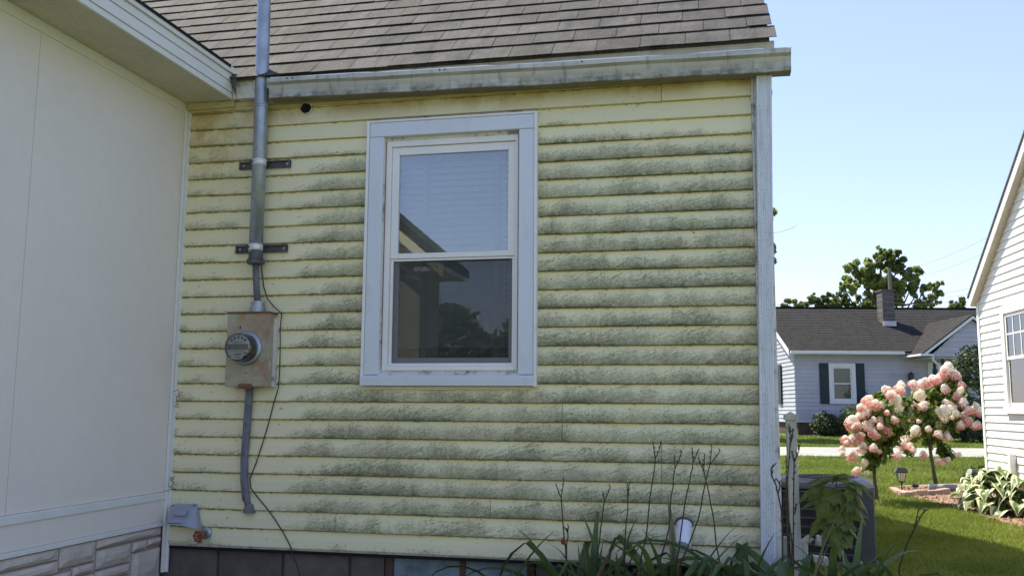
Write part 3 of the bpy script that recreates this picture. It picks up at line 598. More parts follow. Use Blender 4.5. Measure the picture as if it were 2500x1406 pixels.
pts = [p_y(x, y, yy) for x, y, yy in [(612, 935, -.05), (609, 975, -.04), (603, 1060, -.035), (598, 1120, -.033), (598, 1175, -.033), (603, 1222, -.03), (608, 1238, -.018)]]
obj('cable_jacket', MB().tube(pts, .018, 12).tube([p+np.array([-.013, -.010, 0]) for p in pts[:-1]], .009, 8), M['cable'], cab, smooth=True)
obj('entry_putty', MB().lathe([(.034, -.03), (.03, .0), (.02, .02)], 10, (pts[-1][0]+.004, -.02, pts[-1][2])), M['cable'], cab)
gw = [(640, 625), (639, 660), (644, 700), (652, 728), (668, 748), (688, 765), (684, 800), (684, 850), (683, 900), (680, 945), (668, 985), (655, 1035), (640, 1085), (625, 1130), (610, 1168), (612, 1190), (628, 1212), (650, 1238), (672, 1268), (692, 1300), (708, 1330), (722, 1372), (738, 1420)]
tag(obj('ground_wire', MB().tube([p_y(x, y, -.022 if not (700 < y < 960) else -.035) for x, y in gw], .0032, 6), M['wire']), 'thin black wire looping down beside the meter box to the foundation', 'wire')
for y0_, cx, nm in ((1180, 418, 'at knee height'), (968, 434, 'beside the meter box')):
    mb = MB(); c0 = p_y(cx, y0_, -.035)
    for i in range(12):
        a = c0+np.array([R.uniform(-.012, .016), R.uniform(-.01, .012), R.uniform(-.05, .045)]); b = a+np.array([R.uniform(-.035, .035), R.uniform(-.012, .004), R.uniform(-.03, .03)]); mb.tube([a, (a+b)/2+np.array([R.uniform(-.012, .012), -.004, R.uniform(-.01, .01)]), b], .0014, 4)
    tag(obj('dead_vine', mb, M['twig']), 'dead vine scrap in the inside corner ' + ('just above the vent hood' if y0_ > 1000 else 'level with the meter box bottom'), 'dead vine', 'dead vine scraps in the corner')
# hole / vent stub under the eave
vh = thing('wall_vent', 'small dark round vent hole with torn rim high on the yellow wall', 'vent', tuple(p_y(747, 265, -.02)))
hc = p_y(747, 265, -.02)
ring = [(hc[0]+.034*math.cos(a)*R.uniform(.85, 1.12), -.0165, hc[2]+.030*math.sin(a)*R.uniform(.85, 1.12)) for a in np.linspace(0, 2*math.pi, 15)[:-1]]
obj('hole', MB().prism(ring[::-1], (0, -.004, 0)), M['black'], vh)
obj('torn_rim', MB().tube([(hc[0]+.036*math.cos(a), -.019, hc[2]+.033*math.sin(a)) for a in np.linspace(-1.9, 1.0, 9)], [.002, .004, .004, .003, .005, .004, .003, .003, .001], 6), M['dirty_white'], vh)
# dryer vent hood
hd = thing('dryer_vent', 'grey plastic dryer vent hood low in the inner corner of the yellow wall', 'vent hood', (.08, -.03, .1))
a, b, c_, d = on_y(420, 1230, -.018), on_y(482, 1229, -.018), on_y(480, 1291, -.075), on_y(405, 1279, -.105)
a2, b2, c2, d2 = [np.array([p[0], -.0175, p[2]]) for p in (a, b, c_, d)]
hx0, hx1 = a[0]+.002, b[0]
obj('hood', MB().add([(hx0, -.018, a[2]), (hx1, -.018, b[2]), (hx1, -.040, b[2]-.02), (hx0, -.045, a[2]-.02), c_, d, (c_[0], -.0178, c_[2]), (d[0], -.0178, d[2]), tuple(c_*.62+d*.38+np.array([0, -.006, .006]))], [(0,3,2,1), (3,5,8,4,2), (1,2,4,6), (0,7,5,3), (7,6,4,8,5)]), M['hood'], hd, bevel=.002)
obj('raised_badge', MB().obox(d*.62+a*.38+np.array([.045, -.012, .008]), (.07, 0, 0), (0, .022, .03), (0, -.004, .003)), M['hood'], hd)
for p in (a, b): obj('screw', MB().lathe([(.006, 0), (.006, .004), (.0001, .005)], 8, (p[0]+(.012 if p is a else -.012), -.026, p[2]-.009), 'y'), M['dkmetal'], hd)
mb = MB()
for i in range(6): mb.obox(d+np.array([.012+i*.014, -.0025, .006]), (.010, 0, 0), (0, .001, 0), (0, .0, .004))
obj('vent_slots', mb, M['black'], hd)
# outdoor tap
fa = thing('outdoor_faucet', 'outdoor tap with round red handle at the bottom of the yellow siding', 'faucet', tuple(on_y(500, 1306, -.02)))
fp, fh_ = on_y(503, 1300, -.02), on_y(486, 1308, -.085)
obj('wall_plate', MB().lathe([(.034, 0), (.034, .006), (.020, .012), (.0001, .012)], 16, (fp[0], -.016, fp[2]), 'y'), M['galv'], fa)
obj('body', MB().tube([(fp[0], -.02, fp[2]), (fp[0]-.004, -.05, fp[2]-.004), (fp[0]-.002, -.075, fp[2]-.025), (fp[0]-.002, -.08, fp[2]-.05)], [.012, .014, .012, .011], 10), M['brass'], fa)
mb = MB().tube([(fp[0]-.006, -.05, fp[2]), tuple(fh_)], .006, 8)
mb.tube([(fh_[0]+.026*math.cos(t)*(1+.12*math.cos(t*6)), fh_[1]-.01, fh_[2]+.026*math.sin(t)*(1+.12*math.cos(t*6))) for t in np.linspace(0, 2*math.pi, 25)], .006, 6)
for t in np.linspace(0, 2*math.pi, 7)[:-1]: mb.tube([tuple(fh_+np.array([0, -.008, 0])), (fh_[0]+.026*math.cos(t), fh_[1]-.008, fh_[2]+.026*math.sin(t))], .004, 5)
obj('handle', mb, M['red'], fa)
# pvc outlet
p0, p1 = on_y(1671, 1277, -.015), on_y(1664, 1335, -.13)
pv = thing('pipe_outlet', 'white plastic outlet pipe sticking out of the lower yellow siding', 'pipe', tuple(p0))
ax = (p1-p0); obj('pipe', MB().tube([p0, p0+ax*.72, p0+ax*.74, p1], [.040, .040, .044, .044], 24), M['pvc'], pv); smooth_by_angle(pv.children[0], 35)
obj('sealant_ring', MB().tube([p0-ax*.02, p0+ax*.05], [.047, .044], 18), M['dkmetal'], pv)

# ================================================================== PLANTS BY THE WALL
def strap_leaf(L, bend, wdt, tip_droop, twist, seed, kink=None):
    r = random.Random(seed); mb = MB(); n = 11; p = np.array([0., 0, 0]); el = math.radians(84 + r.uniform(-6, 4)); rings = []
    for i in range(n):
        t = i/(n-1); wd = 1.55*wdt*(math.sin(min(1, t*2.2+.35)*math.pi/2))*(1-t**2.6)+.0008; tw = twist*t
        side = np.array([-math.sin(tw)*.3, math.cos(tw), math.sin(tw)*.6]); side /= np.linalg.norm(side); up = np.array([-math.sin(el), 0, math.cos(el)])
        rings.append([p+side*wd+up*wd*.5, p, p-side*wd+up*wd*.5])
        el -= bend/n*(.3+tip_droop*t*1.6)
        if kink and i == kink: el -= 1.1
        p = p+np.array([math.cos(el), 0, math.sin(el)])*L/(n-1)
    mb.loft(rings, cap=False, close=False); me = bpy.data.meshes.new('leaf'); me.from_pydata(mb.v, [], mb.f); me.update()
    me.polygons.foreach_set('use_smooth', [True]*len(me.polygons)); me.materials.append(M['daylily']); return me
leaf_meshes = [strap_leaf(L, b, wd, td, tw, i, kk) for i, (L, b, wd, td, tw, kk) in enumerate([(.62, 1.3, .011, 1.0, .5, None), (.70, 1.9, .012, 1.2, -.4, None), (.56, .7, .010, .8, .3, None), (.75, 2.4, .012, 1.3, .8, None), (.66, 1.5, .012, 1.4, -.9, 7), (.60, 2.9, .010, 1.1, .2, None), (.50, .35, .009, .6, 0, None), (.72, 1.9, .013, 1.0, -.3, 6)])]
dead_meshes = []
for q_ in leaf_meshes[1:6]:
    d_ = q_.copy(); d_.materials[0] = M['dead']; dead_meshes.append(d_)
def daylily(x, y, n, label, rmin=-1, seed=0, spread=.06, tall=1.0, zlift=0):
    t = thing('daylily', label, 'daylily', (x, y, GB+.21+zlift), 0, 'daylilies along the foundation'); r = random.Random(seed)
    for i in range(int(n*1.7)):
        o = obj('leaf', r.choice(dead_meshes) if i % 9 == 4 else leaf_meshes[r.choice((0, 1, 1, 2, 3, 3, 4, 4, 5, 7, 7, 6))], None, t, local=True); a = r.uniform(0, 6.283); o.location = (spread*r.uniform(-1, 1), spread*r.uniform(-.6, .6), 0)
        o.rotation_euler = (r.uniform(-.06, .06), r.uniform(-.02, .42), a); k = r.uniform(.70, 1.2)*tall*1.15; o.scale = (k, k*r.uniform(.9, 1.3), k)
    return t
def stalk(t, px, y, m='stalk', r0=.0042, buds=True):     # traced stem with forked tip: list of photo points on plane y
    pts = [on_y(a, b, y) for a, b in px[0]]; q_ = [pts[0]]
    for a, b in zip(pts[:-1], pts[1:]): q_ += [(a*2+b)/3+np.array([R.uniform(-.004, .004), R.uniform(-.008, .008), 0]), (a+2*b)/3+np.array([R.uniform(-.004, .004), R.uniform(-.008, .008), 0]), b]
    pts = q_; g = np.array([pts[0][0]+(pts[0][0]-pts[1][0])*.3, y, GB]); mb = MB()
    mb.tube([g]+pts, [r0*1.3]+[r0*(1-.35*i/len(pts)) for i in range(len(pts))], 6)
    for br in px[1:]:
        q = [on_y(a, b, y+R.uniform(-.01, .01)) for a, b in br]; mb.tube([pts[-1] if len(br) < 3 else q[0]]+q, [r0*.65]+[r0*.55]*len(q), 5)
        if buds:
            v = q[-1]-pts[-1]
            for u in (.35, .65, 1.0): c0 = pts[-1]+v*u; mb.tube([c0, c0+np.array([R.uniform(-.010, .010), 0, .012])], [.0035, .0015], 5)
    return obj('flower_stalk', mb, M[m], t)
d1 = daylily(*on_y(1425, 1300, -.30)[:2], 24, 'daylily clump left of the white outlet pipe, with three bare flower stalks', seed=3)
d2 = daylily(*on_y(1620, 1300, -.32)[:2], 26, 'daylily clump in front of the white outlet pipe, with the tallest forked stalks', seed=5)
d3 = daylily(*on_y(1500, 1300, -.26)[:2], 12, 'small daylily clump between the two larger ones left of the outlet pipe', seed=8, tall=.9)
d4 = daylily(*on_y(1820, 1300, -.30)[:2], 18, 'daylily clump at the foot of the white downspout', seed=11)
d5 = daylily(*on_y(1940, 1300, -.35)[:2], 24, 'daylily clump at the foot of the weathered post', seed=13)
d6 = daylily(*on_y(2050, 1300, -.2)[:2], 26, 'daylily clump in front of the air conditioner', seed=17, tall=.95)
d7 = daylily(*on_y(1235, 1300, -.28)[:2], 5, 'sparse daylily in front of the blue basement window', seed=21, tall=.80, spread=.1)
stalk(d1, [[(1385, 1400), (1377, 1310), (1370, 1215)], [(1358, 1185)], [(1374, 1190), (1377, 1170)]], -.30)
stalk(d1, [[(1383, 1330), (1386, 1300)], [(1380, 1290)], [(1388, 1285)]], -.31)
stalk(d1, [[(1455, 1378), (1466, 1290), (1475, 1225)], [(1474, 1205)], [(1484, 1203), (1490, 1187)]], -.30)
stalk(d3, [[(1525, 1405), (1527, 1300), (1533, 1220)], [(1536, 1180)], [(1531, 1185)]], -.28)
stalk(d2, [[(1563, 1378), (1580, 1290), (1592, 1180), (1600, 1118)], [(1596, 1095), (1595, 1083)], [(1611, 1095), (1613, 1081)]], -.32)
stalk(d2, [[(1612, 1365), (1633, 1290), (1638, 1210), (1648, 1143)], [(1647, 1115)], [(1657, 1125), (1664, 1103)]], -.31)
stalk(d2, [[(1650, 1378), (1668, 1260), (1685, 1170), (1692, 1130)], [(1690, 1096)], [(1698, 1115), (1703, 1101)]], -.35)
stalk(d2, [[(1660, 1378), (1705, 1265), (1722, 1180), (1733, 1135)], [(1738, 1089)], [(1750, 1112), (1758, 1100)]], -.34)
stalk(d4, [[(1760, 1400), (1745, 1290), (1730, 1200), (1718, 1150)], [(1706, 1120)], [(1720, 1112)]], -.29)
tag(obj('dead_bloom', MB().lathe([(.0015, -.014), (.011, -.006), (.013, .004), (.007, .016), (.001, .019)], 8, tuple(on_y(1375, 1322, -.32))), basic('dull_red_petals', (.20, .05, .03), .7, .2, 40), None), 'withered dull red flower clinging to the leftmost daylily stalk', 'flower')
for (pa, pb, y) in (((1500, 1330), (1360, 1378), -.33), ((1390, 1345), (1340, 1400), -.34), ((1780, 1365), (1800, 1400), -.35)):
    pass
# twiggy plant in front of the post
tw = thing('twiggy_plant', 'bare twiggy stems standing in front of the weathered post', 'plant', tuple(np.append(on_y(1922, 1300, -.34)[:2], GB)))
def twig(t, lines, y, r0=.005):
    mb = MB()
    for i, ln in enumerate(lines):
        pts = [on_y(a, b, y) for a, b in ln]
        if i == 0: pts = [np.array([pts[0][0], y, GB])]+pts
        mb.tube(pts, [r0*(1 if i == 0 else .7)*(1-.5*j/len(pts)) for j in range(len(pts))], 6)
        for j in range(len(pts)-1):
            for u in np.arange(.15, 1, .3):
                if i > 0 or j > 1: c0 = pts[j]*(1-u)+pts[j+1]*u; mb.tube([c0, c0+np.array([R.uniform(-.012, .012), 0, .014])], [.0035, .0015], 4)
    return obj('stem', mb, M['twig'], t)
twig(tw, [[(1911, 1400), (1910, 1300), (1908, 1245), (1895, 1185), (1884, 1160), (1882, 1145), (1892, 1133)], [(1900, 1205), (1904, 1185), (1898, 1170)]], -.36)
twig(tw, [[(1931, 1400), (1934, 1330), (1928, 1280), (1912, 1230), (1922, 1180), (1928, 1100), (1930, 1040)], [(1930, 1075), (1938, 1045)], [(1929, 1060), (1926, 1035)], [(1928, 1090), (1937, 1060)]], -.30, .0042)
twig(tw, [[(1937, 1400), (1937, 1300), (1938, 1180), (1939, 1128), (1932, 1100)], [(1939, 1128), (1950, 1102), (1953, 1085)], [(1940, 1255), (1945, 1228)]], -.30, .0045)
twig(tw, [[(1922, 1300), (1920, 1190), (1919, 1110)]], -.33, .0035)
ws = thing('weed_stalk', 'single forked dry stalk standing on the shaded lawn', 'weed', (4.6, .9, GB))
sy = 1.0
twig(ws, [[(2195, 1385), (2215, 1325), (2232, 1292)], [(2232, 1292), (2243, 1240)], [(2232, 1292), (2250, 1255), (2264, 1243)]], sy, .006)
# maple seedling
def maple_leaf_mesh():
    half = [(0, -.02), (.10, -.13), (.34, -.16), (.26, -.04), (.52, .02), (.43, .12), (.62, .33), (.42, .30), (.40, .40), (.20, .30), (.24, .58), (.16, .56), (.10, .74), (.0, 1.0)]
    pts = half + [(-x, y) for x, y in half[-2:0:-1]]; n = len(pts)
    vs = [(x*.5, y*.5-.06, -.10*abs(x)-.12*(y-.3)**2 + .02*math.sin(x*9)) for x, y in pts] + [(0, .06, .012)]
    me = bpy.data.meshes.new('leaf'); me.from_pydata(vs, [], [(n, i, (i+1) % n) for i in range(n)]); me.update(); me.materials.append(M['maple']); return me
mlm = maple_leaf_mesh()
mp = thing('maple_sapling', 'green maple seedling with broad lobed leaves in front of the air conditioner', 'sapling', (3.80, .38, GB))
MY = .38
st_pts = [(2036, 1390), (2038, 1310), (2036, 1240), (2042, 1175)]
obj('stem', MB().tube([np.array([3.80, MY, GB])]+[on_y(a, b, MY) for a, b in st_pts], [.005, .0045, .004, .0035, .0025], 6), M['twig'], mp)
for px, py, sz, rx, rz_, base in [(2055, 1250, .205, 1.25, 3.3, (2036, 1215)), (2012, 1205, .17, 1.0, 2.4, (2040, 1200)), (1992, 1220, .10, .5, 1.8, (2036, 1222)), (2085, 1197, .15, .9, 4.2, (2042, 1190)), (2030, 1163, .16, .45, 1.2, (2042, 1175)), (2070, 1170, .15, .5, 5.0, (2042, 1175)), (1998, 1272, .12, .8, 2.0, (2037, 1262)), (2040, 1293, .13, 1.2, 3.0, (2037, 1270)), (2022, 1300, .10, .7, 2.3, (2037, 1280)), (2072, 1285, .10, .6, 4.0, (2037, 1280)), (2050, 1325, .09, 1.1, 3.2, (2037, 1310)), (1985, 1190, .13, .7, 1.9, (2040, 1195)), (2100, 1185, .12, .6, 4.4, (2042, 1185)), (2088, 1230, .13, 1.0, 4.0, (2037, 1225)), (2010, 1165, .12, .35, 1.4, (2042, 1175)), (2065, 1215, .16, 1.1, 3.6, (2037, 1210)), (2048, 1158, .11, .4, .3, (2042, 1170))]:
    o = obj('leaf', mlm, None, mp, local=True); p = on_y(px, py, MY - .03 + R.uniform(-.04, .04)); o.location = p - np.array(mp.location)
    o.rotation_euler = (-rx+R.uniform(-.15, .15), R.uniform(-.2, .2), rz_); o.scale = (sz/.46,)*3
    q = on_y(*base, MY); obj('leaf_stem', MB().tube([q, (q+p)/2+np.array([0, 0, .012]), p], .0016, 4), M['twig'], mp)
# weathered post
pt = on_y(1930, 1012, .42); po = thing('weathered_post', 'weathered grey white post standing just right of the downspout', 'post', (pt[0], .42, GB))
pz = pt[2]; pw = .027; lean = .02
rings = [[(pt[0]+dx*pw+lean*(1-t)*.6, .42+dy*pw, GB+(pz-.03-GB)*t) for dx, dy in ((-1, -1), (1, -1), (1, 1), (-1, 1))] for t in np.linspace(0, 1, 6)]
obj('shaft', MB().loft(rings), M['wood'], po, bevel=.004)
obj('cap', MB().box(pt[0]-.036, .384, pz-.03, pt[0]+.036, .456, pz).add([(pt[0]-.030, .39, pz), (pt[0]+.030, .39, pz), (pt[0]+.030, .45, pz), (pt[0]-.030, .45, pz), (pt[0], .42, pz+.018)], [(0,1,4), (1,2,4), (2,3,4), (3,0,4)]), M['wood'], po, bevel=.003)
obj('side_board', MB().box(pt[0]-.064, .44, GB, pt[0]-.036, .47, .10), M['wood'], po, bevel=.003)

# ================================================================== AIR CONDITIONER
ac = thing('air_conditioner', 'dark grey outdoor air conditioner unit with louvred sides on the shaded lawn', 'air conditioner', (4.03, 4.0, GB), math.radians(-6))
A = .40; H0, H1 = .06, .66
obj('base_pad', MB().box(-.42, -.42, -.02, .42, .42, .055), M['block'], ac, local=True, bevel=.01)
obj('coil', MB().box(-A+.03, -A+.03, H0, A-.03, A-.03, H1-.02), M['acfin'], ac, local=True)
for sx, sy_ in ((-1, -1), (1, -1), (1, 1), (-1, 1)):
    wx = .13 if (sx, sy_) == (1, -1) else .045
    x0, x1 = (A-wx, A) if sx > 0 else (-A, -A+.045); y0, y1 = (A-.045, A) if sy_ > 0 else (-A, -A+.045)
    obj('corner_panel', MB().box(x0, y0, H0-.004, x1, y1, H1), M['acmetal'], ac, local=True, bevel=.012)
for i in range(8):
    z = H0+.045+i*.074; obj('louvre', MB().box(-A+.046, -A+.001, z, A-.131, -A+.014, z+.016).box(A-.014, -A+.05, z, A-.001, A-.05, z+.016).box(-A+.001, -A+.05, z, -A+.014, A-.05, z+.016), M['acmetal'], ac, local=True, bevel=.002)
mb = MB()
for i in range(38): x = -A+.055+i*.0162; mb.box(x, -A+.006, H0, x+.004, -A+.012, H1-.01)
for i in range(40): y = -A+.055+i*.0175; mb.box(A-.012, y, H0, A-.006, y+.004, H1-.01)
obj('grille_wires', mb, M['acmetal'], ac, local=True, kind='stuff')
mb = MB().loft([[(x*k, y*k, z) for x, y in [(-A, -A+.08), (-A+.08, -A), (A-.08, -A), (A, -A+.08), (A, A-.08), (A-.08, A), (-A+.08, A), (-A, A-.08)]] for k, z in ((1.02, H1-.005), (1.03, H1+.02), (1.0, H1+.045), (.80, H1+.075), (.74, H1+.07))])
obj('top_cover', mb, M['actop'], ac, local=True, bevel=.006)
mb = MB()
for r_ in np.arange(.05, .29, .022): mb.tube([(r_*math.cos(t), r_*math.sin(t), H1+.079) for t in np.linspace(0, 2*math.pi, 25)], .003, 4)
for i in range(12): a = i*math.pi/6; mb.tube([(0, 0, H1+.083), (.29*math.cos(a), .29*math.sin(a), H1+.079)], .003, 4)
obj('fan_guard', mb, M['acmetal'], ac, local=True)
pc = on_y(1985, 1335, 1.9)
pf = thing('pipe_fitting', 'white plastic pipe elbow lying in front of the air conditioner', 'pipe fitting', (pc[0], 1.9, GB))
q = [on_y(a, b, 1.9) for a, b in ((1962, 1370), (1962, 1322), (1975, 1315), (2000, 1318), (2006, 1326), (2006, 1375))]
obj('elbow', MB().tube(q[:4], [.030, .030, .030, .030], 12).tube([q[3]-np.array([.02, 0, 0]), q[3]+np.array([.03, 0, -.008])], .038, 12), M['oldpvc'], pf)
obj('cleanout_cap', MB().obox(q[5]+np.array([-.06, -.04, .0]), (.10, 0, -.01), (0, .08, 0), (0, 0, .055)), M['oldpvc'], pf, bevel=.006)

# ================================================================== FOLIAGE HELPERS
def leaf_cloud(blobs, n, size, m, name, parent, seed=1, flat=.6, droop=.0, fold=.35, shell=.55):
    r = np.random.default_rng(seed); V = []; F = []; tot = sum(b[3]**2 for b in blobs); k = 0
    for (x, y, z, rad, *sq) in blobs:
        q = sq[0] if sq else 1.0; c = max(3, int(n*rad**2/tot))
        u = r.normal(size=(c, 3)); u /= np.linalg.norm(u, axis=1)[:, None]; rr = rad*(shell+(1-shell)*r.random((c, 1)))*(1+.16*np.sin(u[:, :1]*7+seed)*np.cos(u[:, 1:2]*6)+.10*r.normal(size=(c, 1))); P = u*rr; P[:, 2] *= q; P += (x, y, z)
        nn = u*.6+r.normal(size=(c, 3))*.7+np.array([0, 0, flat]); nn /= np.linalg.norm(nn, axis=1)[:, None]
        t = np.cross(nn, r.normal(size=(c, 3))); t /= np.linalg.norm(t, axis=1)[:, None]; b = np.cross(nn, t); s_ = size*(.6+.8*r.random((c, 1)))
        a0 = P-t*s_*.5; a1 = P+b*s_*.32+nn*s_*fold*.25; a2 = P+t*s_*.6-np.array([0, 0, droop])*s_; a3 = P-b*s_*.32+nn*s_*fold*.25
        V.append(np.stack([a0, a1, a2, a3], 1).reshape(-1, 3)); i = np.arange(c)*4+k; F.append(np.stack([i, i+1, i+2, i, i+2, i+3], 1).reshape(-1, 3)); k += 4*c
    V = np.concatenate(V); F = np.concatenate(F); me = bpy.data.meshes.new(name)
    me.vertices.add(len(V)); me.vertices.foreach_set('co', V.ravel().astype(np.float32)); me.loops.add(F.size); me.loops.foreach_set('vertex_index', F.ravel().astype(np.int32))
    me.polygons.add(len(F)); me.polygons.foreach_set('loop_start', np.arange(0, F.size, 3, dtype=np.int32)); me.polygons.foreach_set('loop_total', np.full(len(F), 3, dtype=np.int32)); me.update(); me.validate(); me.materials.append(m)
    return obj(name, me, m, parent)
# ================================================================== HYDRANGEA TREES
def blossom_mesh(seed, m):
    r = random.Random(seed); mb = MB()
    for i in range(95):
        t = (i+.5)/95; z = 1-1.85*t; rad = (.98*math.sqrt(max(0.02, 1-((z+.15)/1.18)**2)))*(1-.30*max(0, z))*r.uniform(.74, 1.16); a = i*2.39996+r.uniform(-.2, .2)
        p = np.array([rad*math.cos(a), rad*math.sin(a), z*1.1]); nn = p/np.linalg.norm(p)+np.array([r.uniform(-.3, .3), r.uniform(-.3, .3), r.uniform(0, .4)]); nn /= np.linalg.norm(nn)
        t1 = np.cross(nn, [r.uniform(-1, 1), r.uniform(-1, 1), .3]); t1 /= np.linalg.norm(t1); t2 = np.cross(nn, t1); s_ = r.uniform(.17, .34)
        c0 = p; vs = [c0-nn*.03]; 
        for k in range(4):
            aa = k*math.pi/2; d0 = t1*math.cos(aa)+t2*math.sin(aa); d1_ = t1*math.cos(aa+.65)+t2*math.sin(aa+.65); d2_ = t1*math.cos(aa-.65)+t2*math.sin(aa-.65)
            vs += [c0+d2_*s_*.55+nn*.03, c0+d0*s_+nn*.01, c0+d1_*s_*.55+nn*.03]
        mb.add(vs, [(0, 1+3*k, 2+3*k, 3+3*k) for k in range(4)])
    mb.lathe([(.05, -.85), (.50, -.6), (.64, -.2), (.56, .3), (.34, .6), (.05, .8)], 9)
    me = bpy.data.meshes.new('blossom'); me.from_pydata(mb.v, [], mb.f); me.update(); me.materials.append(m); return me
bm_p = [blossom_mesh(i, M['pink']) for i in range(3)]; bm_c = [blossom_mesh(i+9, M['cream']) for i in range(2)]
def zpx(x, y): return 2020+x/4.134, 860+y/4.134
def hydrangea(name_label, dd, base_px, heads, clumps, seed, trunk):
    g = at_d(base_px[0], base_px[1], dd); gx, gy = g[:2]; gzv = float(gz(gx, gy)); t = thing('hydrangea_tree', name_label, 'hydrangea tree', (gx, gy, gzv), 0, 'hydrangea trees in bloom'); r = random.Random(seed)
    pm = dd/FPX/4.134*1.02
    bl = []
    for (x, y, rad) in clumps:
        p = at_d(*zpx(x, y), dd+r.uniform(-.15, .2)); bl.append((p[0], p[1], p[2], rad*pm*1.0, .95))
    top = at_d(*trunk[-1], dd)
    mb = MB().tube([(gx, gy, gzv-.02)]+[at_d(a, b, dd) for a, b in trunk], [.035]+[.03-.012*i/len(trunk) for i in range(len(trunk))], 8)
    obj('trunk', mb, M['bark'], t, smooth=True)
    mb = MB()
    for b in bl:
        p = np.array(b[:3]); q = np.array(top)
        mb.tube([q, (p+q)/2+np.array([r.uniform(-.05, .05), r.uniform(-.05, .05), -.03]), p], [.014, .010, .006], 6)
        for _ in range(3): e = p+np.array([r.uniform(-1, 1), r.uniform(-1, 1), r.uniform(-.4, 1)])*b[3]*.8; mb.tube([p, e], [.006, .003], 5)
    obj('branches', mb, M['twig'], t)
    leaf_cloud(bl, 3400, .085, M['hydleaf'], 'foliage', t, seed, .5, .25, shell=.25)
    heads = heads + [(x+r.uniform(-60, 60), y+r.uniform(-35, 55), r.uniform(22, 36), 1 if r.random() < .2 else 0) for x, y, rad, w_ in heads if r.random() < .7]
    for x, y, rad, wht in heads:
        p = at_d(*zpx(x, y), dd+r.uniform(-.55, -.08)); o = obj('blossom', (bm_c if wht else bm_p)[r.randrange(2 if wht else 3)], None, t, local=True); o.location = p-np.array((gx, gy, gzv))
        k = rad*pm*.98*r.uniform(.92, 1.1); o.scale = (k, k, k*r.uniform(.9, 1.15)); o.rotation_euler = (r.uniform(-.6, .6), r.uniform(-.6, .6), r.uniform(0, 6.28))
        if wht: o['label'] = 'creamy white flower head'
    return t
hA = [(595,380,50,0),(745,330,45,0),(740,390,40,0),(410,490,50,0),(480,530,50,0),(370,600,58,0),(250,710,66,0),(330,640,45,0),(560,600,55,0),(620,580,40,0),(500,660,50,0),(420,740,60,0),(500,800,66,1),(590,780,58,0),(460,825,50,0),(180,880,45,0),(260,890,55,0),(330,850,45,0),(150,975,30,0),(250,1040,55,0),(340,975,45,0),(465,965,42,0),(295,1200,42,0),(380,1110,36,1),(690,480,50,1),(650,430,45,0),(720,560,42,1),(550,530,40,0),(340,560,40,0),(520,690,45,0),(675,680,35,0),(740,710,35,0),(400,1215,28,1),(300,740,40,0),(620,720,40,0)]
hB = [(860,320,40,0),(940,330,45,0),(1000,310,50,0),(1060,280,45,0),(1110,270,40,0),(1210,170,58,0),(1160,235,52,0),(1290,235,55,0),(1355,330,40,0),(1190,370,42,0),(1310,440,42,0),(1375,510,42,0),(1210,530,48,0),(1180,600,58,1),(1250,570,48,1),(1300,620,38,1),(1190,680,32,1),(1115,728,30,1),(1345,735,40,0),(1120,825,36,0),(1205,830,36,1),(970,1035,40,0),(1120,1095,32,0),(1210,1085,33,0),(1430,700,45,0),(1520,735,40,0),(1490,570,50,0),(1420,590,40,0),(1380,640,40,0),(1530,600,40,0),(1005,765,18,1),(845,530,45,0),(965,540,45,0),(865,665,45,0),(935,430,58,1),(790,830,58,1),(890,790,52,1),(740,925,50,0),(830,950,42,0),(700,1030,48,0),(1300,1030,18,0)]
hydrangea('pink flowering hydrangea tree nearer the air conditioner, leaning left', 13.4, (2140, 1235), hA, [(560,650,190),(470,760,170),(500,990,140),(690,600,130),(430,1090,105),(320,800,110),(600,860,120),(540,470,90),(690,760,130),(760,520,90)], 31, [(2139, 1205), (2134, 1165), (2136, 1120), (2142, 1060)])
hydrangea('pink and white hydrangea tree standing behind the path light', 15.3, (2287, 1186), hB, [(1050,450,130),(960,640,140),(1120,560,140),(1270,430,110),(1030,860,110),(1170,990,75),(1270,690,105),(830,820,110),(1110,330,80),(1250,300,80),(900,480,90),(1420,660,60),(1010,720,150),(1230,1030,55),(820,980,70)], 37, [(2279, 1150), (2272, 1105), (2268, 1060), (2275, 1000)])

# ================================================================== SMALL THINGS IN THE BED
g = on_g(2202, 1203); pl = thing('path_light', 'small black solar lantern on a stake beside the brick edging', 'path light', tuple(g)); u = 14.3/FPX
hgt = 61*u
obj('stake', MB().tube([(0, 0, -.05), (0, 0, hgt*.42)], .010, 8).box(-.014, -.014, hgt*.36, .014, .014, hgt*.44), M['lantern'], pl, local=True)
def sq(r_, z): return [(-r_, -r_, z), (r_, -r_, z), (r_, r_, z), (-r_, r_, z)]
obj('lens', MB().loft([sq(.036, hgt*.46), sq(.060, hgt*.80)]), M['lglass'], pl, local=True)
mb = MB().loft([sq(.042, hgt*.43), sq(.044, hgt*.47)]).loft([sq(.074, hgt*.80), sq(.076, hgt*.83)])
for sx in (-1, 1):
    for sy_ in (-1, 1): mb.tube([(sx*.039, sy_*.039, hgt*.45), (sx*.064, sy_*.064, hgt*.82)], .006, 5)
    mb.tube([(sx*.013, -.040, hgt*.46), (sx*.02, -.064, hgt*.81)], .003, 4)
obj('lantern_frame', mb, M['lantern'], pl, local=True)
obj('roof_cap', MB().loft([sq(.100, hgt*.835), sq(.088, hgt*.88), sq(.060, hgt*.99), sq(.055, hgt)]), M['lantern'], pl, local=True, bevel=.003)
g = on_g(2236, 1204); gn = thing('garden_ornament', 'little tan garden ornament with a black top in the mulch', 'garden ornament', tuple(g))
obj('body', MB().lathe([(.030, 0), (.042, .03), (.038, .08), (.030, .10)], 12), M['tan'], gn, local=True, smooth=True); obj('top', MB().lathe([(.050, .10), (.055, .115), (.040, .14), (.0001, .145)], 12), M['lantern'], gn, local=True)
